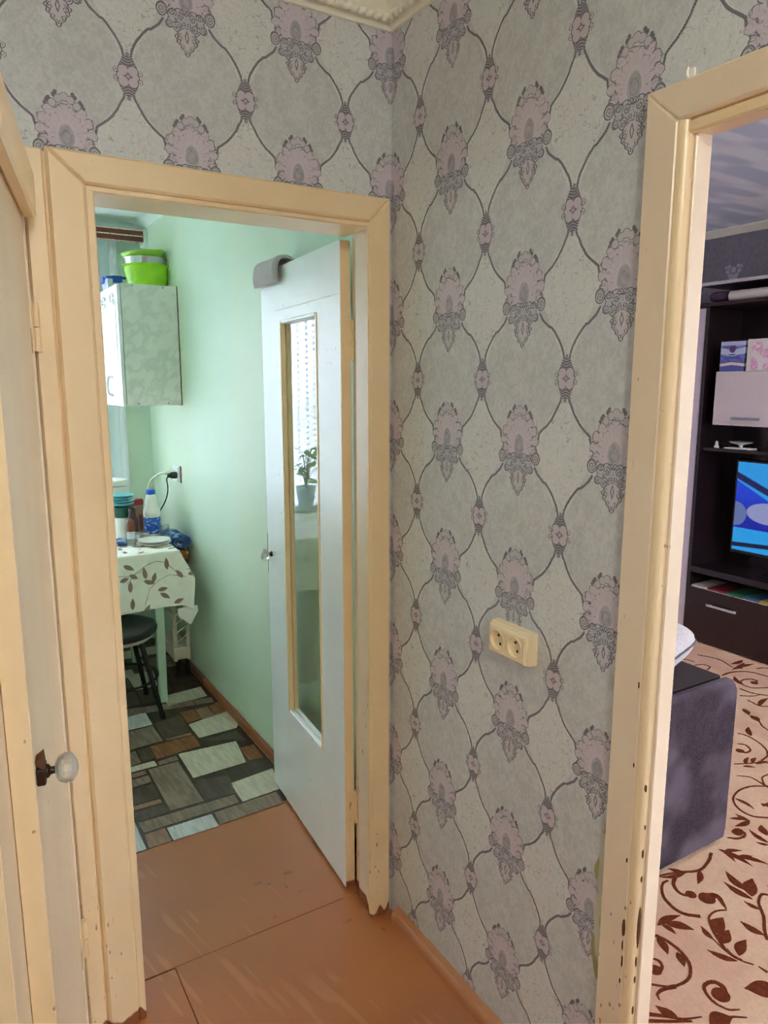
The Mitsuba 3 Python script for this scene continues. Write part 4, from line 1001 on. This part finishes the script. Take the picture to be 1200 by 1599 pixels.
add('fork', cat(hull([(x_, y_, Z0 + z) for x_, y_ in ((-.165, 1.972), (-.09, 1.995), (-.09, 2.002), (-.165, 1.979)) for z in (.0005, .003)])), 'steel', label='thin grey fork lying near the front right of the tablecloth', category='fork')

# ------------------------------------------------------------------ living room: fitted carpet with woven vines
add('floor_living', bx(WX - .003, 3.36, -3.26, 1.56, -.08, .004), 'carpet_pile', kind='structure', label='cream carpet with brown scrolling vines')
VINES = [
    ([(0.854, -0.376), (0.824, -0.378), (0.788, -0.404), (0.767, -0.436), (0.759, -0.476), (0.767, -0.508), (0.798, -0.537)], 7, 13, 0),
    ([(0.884, -0.38), (0.854, -0.397), (0.836, -0.426), (0.839, -0.451), (0.859, -0.459)], 13, 8, 17),
    ([(1.106, -0.361), (1.065, -0.382), (1.006, -0.398), (0.968, -0.393), (0.931, -0.374), (0.882, -0.355), (0.848, -0.348)], 11, 7, 0),
    ([(0.888, -0.497), (0.918, -0.5), (0.922, -0.518), (0.907, -0.541), (0.897, -0.559)], 30, 3, 26),
    ([(0.893, -0.562), (0.86, -0.548), (0.822, -0.551), (0.797, -0.571), (0.775, -0.598), (0.761, -0.623), (0.742, -0.658)], 5, 9, 0),
    ([(0.764, -0.565), (0.752, -0.59), (0.746, -0.622), (0.737, -0.663), (0.738, -0.7), (0.758, -0.736)], 3, 4, 0),
    ([(0.743, -0.659), (0.738, -0.685), (0.745, -0.71)], 12, 6, 0),
    ([(0.584, -0.806), (0.558, -0.79), (0.547, -0.755), (0.558, -0.722), (0.576, -0.708), (0.604, -0.712), (0.614, -0.731), (0.605, -0.748), (0.584, -0.751)], 3, 17, 24),
    ([(0.614, -0.516), (0.625, -0.552), (0.623, -0.599), (0.605, -0.639), (0.573, -0.665), (0.539, -0.673), (0.497, -0.666), (0.473, -0.649), (0.454, -0.631)], 11, 6, 0),
    ([(0.429, -0.676), (0.441, -0.66), (0.467, -0.658), (0.503, -0.669)], 3, 14, 0),
    ([(0.532, -0.571), (0.54, -0.585), (0.533, -0.603), (0.513, -0.611), (0.504, -0.603)], 6, 12, 18),
    ([(0.881, -0.702), (0.915, -0.672), (0.962, -0.642), (0.989, -0.616), (1.013, -0.593), (1.053, -0.578), (1.071, -0.59)], 10, 8, 0),
    ([(0.765, -0.772), (0.764, -0.747)], 9, 3, 0),
    ([(0.368, -0.691), (0.398, -0.716), (0.43, -0.746), (0.478, -0.768)], 12, 3, 0),
    ([(0.348, -0.702), (0.392, -0.731), (0.445, -0.763)], 10, 6, 0),
    ([(0.526, -0.8), (0.553, -0.813), (0.577, -0.831)], 8, 3, 0),
    ([(1.237, -0.338), (1.261, -0.36), (1.294, -0.365), (1.315, -0.351), (1.307, -0.335)], 7, 12, 17),
    ([(2.754, 0.871), (2.785, 0.799), (2.791, 0.731), (2.751, 0.643), (2.782, 0.595)], 10, 5, 0),
    ([(2.59, 0.771), (2.642, 0.754), (2.642, 0.71), (2.588, 0.69)], 9, 7, 0),
    ([(2.589, 0.595), (2.688, 0.593), (2.768, 0.544), (2.795, 0.447)], 11, 8, 0),
    ([(2.567, 0.457), (2.608, 0.492), (2.674, 0.485), (2.682, 0.446), (2.643, 0.437)], 7, 12, 20),
    ([(2.564, 0.455), (2.571, 0.404), (2.648, 0.361)], 8, 8, 0),
    ([(2.504, 0.432), (2.507, 0.364), (2.548, 0.299)], 12, 8, 0),
    ([(2.419, 0.378), (2.469, 0.341), (2.523, 0.328)], 10, 3, 0),
    ([(2.403, 0.322), (2.389, 0.254), (2.42, 0.222)], 8, 8, 0),
    ([(2.232, 0.16), (2.187, 0.112), (2.167, 0.069)], 8, 6, 0),
    ([(2.015, 0.13), (2.031, 0.093), (2.018, 0.031), (1.983, -0.029), (1.929, -0.068), (1.871, -0.078)], 7, 7, 0),
    ([(1.921, 0.068), (1.94, 0.042), (1.916, 0.002), (1.873, -0.001), (1.869, 0.022)], 6, 10, 18),
    ([(1.739, -0.034), (1.784, -0.058), (1.832, -0.078), (1.877, -0.105)], 6, 6, 0),
    ([(1.661, -0.098), (1.696, -0.132), (1.695, -0.169), (1.685, -0.221)], 4, 8, 0),
    ([(1.693, -0.216), (1.638, -0.18), (1.569, -0.171), (1.507, -0.185), (1.467, -0.211), (1.439, -0.254), (1.439, -0.305), (1.482, -0.344)], 7, 8, 0),
    ([(1.543, -0.28), (1.567, -0.298)], 20, 10, 17),
    ([(1.785, -0.161), (1.737, -0.163), (1.694, -0.199), (1.698, -0.219)], 6, 6, 0),
    ([(1.237, -0.337), (1.259, -0.36), (1.304, -0.362), (1.314, -0.343), (1.294, -0.337)], 6, 11, 18),
]
LEAVES = [
    ((0.99, -0.396), (0.921, -0.439), 11),
    ((0.939, -0.382), (0.843, -0.352), 9),
    ((0.934, -0.372), (0.905, -0.336), 9),
    ((0.747, -0.615), (0.764, -0.565), 9),
    ((0.775, -0.604), (0.854, -0.577), 24),
    ((0.756, -0.642), (0.821, -0.618), 21),
    ((0.753, -0.694), (0.829, -0.669), 17),
    ((0.731, -0.704), (0.695, -0.632), 11),
    ((0.611, -0.523), (0.582, -0.585), 13),
    ((0.611, -0.591), (0.584, -0.638), 12),
    ((0.652, -0.493), (0.75, -0.502), 13),
    ((0.681, -0.5), (0.732, -0.563), 17),
    ((0.668, -0.493), (0.67, -0.546), 9),
    ((1.009, -0.577), (1.006, -0.478), 13),
    ((1.031, -0.545), (1.06, -0.447), 15),
    ((1.018, -0.567), (1.102, -0.517), 24),
    ((0.986, -0.617), (0.977, -0.566), 8),
    ((0.892, -0.686), (0.885, -0.614), 13),
    ((0.74, -0.815), (0.66, -0.771), 30),
    ((0.424, -0.736), (0.405, -0.682), 14),
    ((0.478, -0.792), (0.546, -0.811), 26),
    ((1.146, -0.362), (1.162, -0.48), 12),
    ((1.148, -0.379), (1.21, -0.411), 9),
    ((1.163, -0.415), (1.218, -0.503), 11),
    ((1.164, -0.423), (1.214, -0.449), 7),
    ((1.153, -0.366), (1.133, -0.435), 8),
    ((2.905, 0.674), (2.783, 0.673), 16),
    ((2.872, 0.644), (2.713, 0.618), 16),
    ((2.805, 0.61), (2.9, 0.602), 12),
    ((2.561, 0.461), (2.638, 0.552), 14),
    ((2.382, 0.249), (2.519, 0.281), 14),
    ((2.283, 0.275), (2.244, 0.214), 16),
    ((2.247, 0.212), (2.217, 0.144), 20),
    ((2.044, 0.078), (2.124, 0.142), 14),
    ((1.821, -0.084), (1.889, -0.099), 10),
    ((1.78, -0.06), (1.848, -0.033), 10),
    ((1.817, -0.068), (1.873, -0.052), 10),
    ((1.754, -0.064), (1.791, -0.1), 8),
    ((1.496, -0.196), (1.491, -0.281), 9),
    ((1.353, -0.27), (1.403, -0.316), 9),
    ((1.403, -0.316), (1.398, -0.263), 10),
    ((1.407, -0.317), (1.322, -0.309), 12),
    ((1.333, -0.434), (1.348, -0.35), 11),
    ((1.371, -0.405), (1.413, -0.355), 16),
    ((1.322, -0.44), (1.299, -0.408), 7),
]

def stroke_poly(pts, w0, w1, blob):
    p = smooth_path(pts, 5)
    t = np.gradient(p, axis=0); t /= np.linalg.norm(t, axis=1, keepdims=True) + 1e-9
    nrm = np.c_[-t[:, 1], t[:, 0]]
    hw = (np.linspace(w0, w1, len(p)) / 2000)[:, None]
    q = Polygon(np.vstack([p + nrm * hw, (p - nrm * hw)[::-1]])).buffer(0)
    if q.geom_type != 'Polygon' or q.area < 1e-6:
        q = shapely.unary_union([LineString(p[i:i + 2]).buffer(float(hw[i, 0]), quad_segs=3) for i in range(len(p) - 1)])
    if blob:
        q = q.union(Point(p[-1] if w1 >= w0 or blob < 20 else p[0]).buffer(blob / 1000, quad_segs=5))
    return q.simplify(.0006)
def leaf_poly(b, t, w):
    b, t = np.array(b), np.array(t); d = t - b; n_ = np.array([-d[1], d[0]]) / np.linalg.norm(d)
    s_ = np.linspace(0, 1, 10)
    h_ = (np.sin(np.pi * s_ ** .85) ** 1.1)[:, None] * w / 1000
    bend = .08 * np.sin(np.pi * s_)[:, None] * n_ * np.linalg.norm(d)
    c = b + s_[:, None] * d + bend
    return Polygon(np.vstack([c + n_ * h_ * .9, (c - n_ * h_)[::-1]])).buffer(0)
SHAPES_ = [stroke_poly(*v) for v in VINES] + [leaf_poly(*v) for v in LEAVES]
room = sbox(WX + .02, -3.15, 3.28, 1.48)
taken, count = shapely.unary_union([q.buffer(.012) for q in SHAPES_]), 0
shown = sbox(.45, -1.95, 2.94, 1.1).difference(sbox(0, -.37, 1.24, 1.2))
for k in (0, 1, -1, 2, -2, 3, 4, -3, 5, 6):
    dx, dy = .21 * k + .05 * (k % 2), -.29 * k + .07 * (k % 2)
    fresh = []
    for q in SHAPES_:
        g = shapely.affinity.translate(q, dx, dy).intersection(shown if k else room)
        if g.is_empty or g.area < 2e-5 or count >= 298 or (k and g.intersects(taken)):
            continue
        add('floor_living__vine', prism(g, .0016, .004), 'vine_brown')
        count += 1
        fresh.append(g.buffer(.012))
    taken = shapely.unary_union([taken] + fresh)

# ------------------------------------------------------------------ wall unit (its front plane faces the hall doorway)
UX, UB = 2.95, 3.298
u = thing('wall_unit', 'dark brown glossy wall unit filling the far living-room wall', 'wall unit')
UY1, UY0 = 1.125, -.75
add(u + '__end_panel', bx(UX + .005, UB, UY1 + .002, UY1 + .30, .06, 2.085, .003), 'lilac_panel', label='pale lilac end panel')
add(u + '__side_panel', bx(UX, UB, UY1 - .024, UY1, .0, 2.09, .002), 'wenge')
add(u + '__back_panel', bx(UB - .016, UB, UY0, UY1 - .024, .36, 2.09), 'wenge')
add(u + '__top_shelf', bx(UX - .01, UB, UY0, UY1 + .05, 2.092, 2.114, .002), 'wenge_mat')
add(u + '__niche_back', bx(UB - .016, UB, UY0, UY1 + .05, 2.114, 2.215), 'wenge_mat')
add(u + '__top_board', bx(UX - .01, UB, UY0, UY1 + .055, 2.213, 2.232, .002), 'wenge_mat')
add(u + '__silver_edge', bx(UX - .014, UX - .0095, UY0, UY1 + .055, 2.213, 2.232, .001), 'silver_edge', label='silver edging along the top board')
add(u + '__middle_shelf', bx(UX + .02, UB - .016, UY0, UY1 - .024, 1.225, 1.247, .002), 'wenge')
add(u + '__tv_shelf', bx(UX, UB - .016, UY0, UY1 - .024, .452, .49, .002), 'wenge')
hc = add(u + '__hanging_cabinet', bx(UX + .02, UB - .016, .10, 1.025, 1.392, 1.703, .002), 'wenge_mat')
add(hc + '__flap_door', bx(UX, UX + .019, .10, 1.028, 1.388, 1.706, .003), 'ivory_gloss', label='glossy ivory flap door')
def bar_handle(key, x, y0, y1, z, m_='silver_edge'):
    add(key, cat(bx(x - .026, x - .016, y0, y1, z - .007, z + .007, .002), *[bx(x - .018, x, y_ - .005, y_ + .005, z - .005, z + .005, .001) for y_ in (y0 + .02, y1 - .02)]), m_, label='silver bar handle')
bar_handle(hc + '__handle', UX, .715, .895, 1.432, 'handle_grey')
for i, (y0, y1) in enumerate(((.515, UY1 - .004), (-.11, .505), (UY0 + .01, -.12))):
    d_ = add(u + '__drawer', bx(UX, UX + .35 - .02, y0, y1, .012, .358, .003), 'wenge_mat')
    bar_handle(d_ + '__handle', UX, (y0 + y1) / 2 - .10 + .04 * (i == 0), (y0 + y1) / 2 + .10 + .04 * (i == 0), .268)
add(u + '__divider', bx(UX + .05, UB - .02, .505, .515, .36, .452), 'wenge_mat')

tvx = 3.10
tv = thing('television', 'flat television showing a bright blue picture in the dark wall unit', 'television')
TV0, TV1, TVZ0, TVZ1 = .10, .945, .592, 1.180
add(tv + '__body', cat(bx(tvx, tvx + .04, TV0, TV1, TVZ0, TVZ1, .006)), 'tv_black')
add(tv + '__stand', cat(bx(tvx + .005, tvx + .03, .48, .56, .50, TVZ0 + .02), bx(tvx - .06, tvx + .10, .33, .71, .4903, .502, .003)), 'tv_black')
scene[tv + '__screen'] = {**mikit.ply(trimesh.Trimesh([[tvx - .0008, TV1 - .016, TVZ0 + .025], [tvx - .0008, TV0 + .016, TVZ0 + .025], [tvx - .0008, TV0 + .016, TVZ1 - .016], [tvx - .0008, TV1 - .016, TVZ1 - .016]], [[0, 1, 2], [0, 2, 3]], process=False), 'tv_black', uv=[[0, 0], [1, 0], [1, 1], [0, 1]]),
                          'emitter': {'type': 'area', 'radiance': mikit.proc(lambda p, n, uv: screen_fn(p, n, uv) * TV_GAIN)}}
TV_GAIN = .13
lab(tv + '__screen', 'lit blue screen picture')

gb = thing('gift_box', 'blue patterned upright box on the ivory cabinet', 'box')
add(gb + '__body', bx(2.97, 3.04, .868, 1.022, 1.7065, 1.882, .002), 'gift_box')
add(gb + '__emblem', on_yz(prism(Point(.945, 1.835).buffer(.020).union(sbox(.925, 1.80, .965, 1.806)), .0008), 2.97), 'gift_emblem', label='small violet emblem')
fp = thing('flower_box', 'white box with a pink flower picture beside the blue box', 'box')
add(fp + '__body', bx(2.97, 3.03, .56, .852, 1.7065, 1.888, .002), 'paper_white')
add(fp + '__picture', bx(2.9685, 2.9702, .585, .822, 1.714, 1.872), 'flower_print', label='pink flower print')
bo = thing('crystal_bowl', 'small crystal ornament on the dark shelf under the ivory cabinet', 'ornament')
add(bo + '__dish', lathe([(0, 1.2475), (.03, 1.2475), (.012, 1.256), (.012, 1.27), (.062, 1.285), (.066, 1.29), (.02, 1.278), (0, 1.278)], (3.03, .88, 0), 32), 'silver_edge', 40)
add(bo + '__tray', rbox(2.98, 3.07, .80, .96, 1.2472, 1.254, .003), 'paper_white', 40)
add('figurine', cat(lathe([(0, 1.2475), (.016, 1.2475), (.012, 1.262), (.007, 1.27), (.011, 1.281), (0, 1.29)], (3.0, 1.02, 0), 20)), 'paper_white', 40, label='tiny white figurine at the left end of the dark shelf', category='figurine')
add('paper_roll', moved(spin(trimesh.creation.cylinder(.030, .34, sections=32), math.pi / 2, [1, 0, 0]), 3.0, .83, 2.1445), 'paper_white', 40, label='white paper roll in the top niche of the wall unit', category='paper roll')
add('folded_cloth', lump(2.97, 3.2, 1.01, 1.15, 2.1145, 2.185, 5), 'plum_cloth', True, label='dark plum cloth at the left end of the top niche', category='cloth')
for i, (y0, y1, x0, h_, m_) in enumerate(((.98, 1.09, 2.955, .012, 4), (.86, .985, 2.96, .012, 0), (.74, .85, 2.955, .014, 1), (.64, .73, 2.96, .012, 3), (.545, .635, 2.955, .016, 2))):
    add('picture_book', bx(x0, x0 + .22, y0, y1, .3585, .3585 + h_, .002), f'toy_{m_}', label=('thin white picture book at the left end above the drawer', 'red picture book above the drawer', 'green picture book above the drawer', 'blue picture book above the drawer', 'yellow picture book above the drawer at the picture edge')[i],
        category='book', group='picture books lying above the drawer')
add('drawer_liner', bx(2.951, 3.2, .52, 1.09, .3582, .3584), 'paper_white', label='white sheet under the picture books', category='paper')

# ------------------------------------------------------------------ sofa and pillow
so = thing('sofa', 'dark grey-violet velvet sofa with its armrest towards the doorway', 'sofa')
AY0, AY1, AX0, AX1, AZ = -.345, -.105, .14, 1.218, .628
def slab(x0, x1, y0, y1, z0, z1, r):
    """upright cushion board with a large rounded front top corner"""
    R = .055
    poly = sbox(x0, z0, x1, z1).buffer(-R).buffer(R, quad_segs=8).union(sbox(x0, z0, x1 - .012, z0 + .3)).convex_hull
    e = Polygon(poly)
    pts = np.array(e.exterior.coords)[:-1]; inn = np.array(e.buffer(-r).exterior.coords)[:-1]
    return hull([(x, y, z) for x, z in pts for y in (y0 + r, y1 - r)] + [(x, y, z) for x, z in inn for y in (y0, y1)])
add(so + '__arm', slab(AX0, AX1, AY0, AY0 + .045, .012, AZ, .014), 'velvet', 40, label='padded outer armrest face')
add(so + '__arm_panel', bx(AX0, AX1 - .03, AY0 + .056, AY1 - .02, .03, AZ - .006, .003), 'panel_brown', label='dark flat top panel of the armrest')
add(so + '__arm_inner', slab(AX0, AX1 - .01, AY1 - .018, AY1 + .012, .03, AZ - .03, .010), 'velvet', 40)
add(so + '__base', bx(AX0, AX1 - .06, AY1 + .012, 1.05, .03, .26, .01), 'velvet')
add(so + '__seat', rbox(AX0 + .22, AX1 - .02, AY1 + .014, 1.05, .262, .43, .04), 'velvet', 50)
add(so + '__back', rbox(AX0 + .01, AX0 + .22, AY1 + .014, 1.05, .262, .86, .05), 'velvet', 50)
add(so + '__arm', slab(AX0, AX1, 1.054, 1.10, .012, AZ, .014), 'velvet', 40)
for x_, y_ in ((AX0 + .08, AY0 + .12), (AX1 - .15, AY0 + .12), (AX0 + .08, .98), (AX1 - .15, .98)):
    add(so + '__foot', bx(x_ - .03, x_ + .03, y_ - .03, y_ + .03, .004, .032), 'wenge_mat')
def cushion(cx, cy, cz, w_, d_, h_, rot, tilt):
    n = 44
    a = np.linspace(-1, 1, n); U, V = np.meshgrid(a, a)
    pin = 1 - .05 * (1 - U ** 2) * V ** 2 - .10 * U ** 4 * V ** 4; pin2 = 1 - .05 * (1 - V ** 2) * U ** 2 - .10 * U ** 4 * V ** 4
    th = h_ * ((1 - U ** 8) * (1 - V ** 8)) ** .5 * (.45 + .55 * (1 - .7 * U ** 2) * (1 - .7 * V ** 2)) + .002
    wr = .006 * meshkit.fbm(np.stack([U * 3, V * 3, U * 0], -1), 3, 4)
    top = np.stack([U * w_ * pin2, V * d_ * pin, th + wr], -1); bot = np.stack([U * w_ * pin2, V * d_ * pin, -th - wr], -1)
    v = np.vstack([top.reshape(-1, 3), bot.reshape(-1, 3)]); f = []
    i, j = np.meshgrid(np.arange(n - 1), np.arange(n - 1), indexing='ij')
    q = np.stack([i * n + j, i * n + j + 1, (i + 1) * n + j + 1, (i + 1) * n + j], -1).reshape(-1, 4)
    tri = np.vstack([q[:, [0, 1, 2]], q[:, [0, 2, 3]]])
    f = np.vstack([tri, tri[:, ::-1] + n * n])
    edge = [k for k in range(n)] + [k * n + n - 1 for k in range(1, n)] + [(n - 1) * n + k for k in range(n - 2, -1, -1)] + [k * n for k in range(n - 2, 0, -1)]
    e = []
    for k in range(len(edge)):
        a_, b_ = edge[k], edge[(k + 1) % len(edge)]
        e += [[b_, a_, a_ + n * n], [b_, a_ + n * n, b_ + n * n]]
    m = trimesh.Trimesh(v, np.vstack([f, e]), process=False)
    rim = v[edge + edge[:1]] * [1.01, 1.01, 0]
    out = []
    for g in (m, tube(rim, .004, 6, path=False)):
        out.append(moved(spin(spin(g, tilt, [0, 1, 0]), rot, [0, 0, 1]), cx, cy, cz))
    return out
pm, pr = cushion(.93, -.085, .722, .20, .19, .086, .25, -.07)
pl = add('pillow', pm, 'pillow_fabric', True, label='white pillow with dark piping lying on the sofa armrest', category='pillow')
add(pl + '__piping', pr, 'piping_grey', 60, label='dark grey piping along the seam')

# ------------------------------------------------------------------ lamps
ch = thing('ceiling_lamp', 'glass ceiling lamp of the living room, out of view', 'lamp')
CHX, CHY = 1.95, -.75
add(ch + '__rose', lathe([(0, LC - .03), (.05, LC - .03), (.06, LC), (0, LC)], (CHX, CHY, 0), 28), 'chrome', 30)
scene[ch + '__shade'] = {**mikit.ply(lathe([(0, LC - .16), (.09, LC - .15), (.14, LC - .10), (.14, LC - .06), (.05, LC - .031)], (CHX, CHY, 0), 28), 'china_white', 40),
                         'emitter': {'type': 'area', 'radiance': {'type': 'rgb', 'value': [LIVING_LAMP * v for v in (1.0, .86, .74)]}}}
hl = thing('hall_lamp', 'round glass ceiling lamp of the hall, out of view', 'lamp')
add(hl + '__rose', lathe([(0, HC - .03), (.06, HC - .03), (.07, HC), (0, HC)], (-1.0, -2.45, 0), 28), 'chrome', 30)
scene[hl + '__shade'] = {**mikit.ply(lathe([(0, HC - .16), (.09, HC - .15), (.13, HC - .10), (.13, HC - .06), (.06, HC - .031)], (-1.0, -2.45, 0), 28), 'china_white', 40),
                         'emitter': {'type': 'area', 'radiance': {'type': 'rgb', 'value': [HALL_LAMP * v for v in (1.0, .97, .91)]}}}
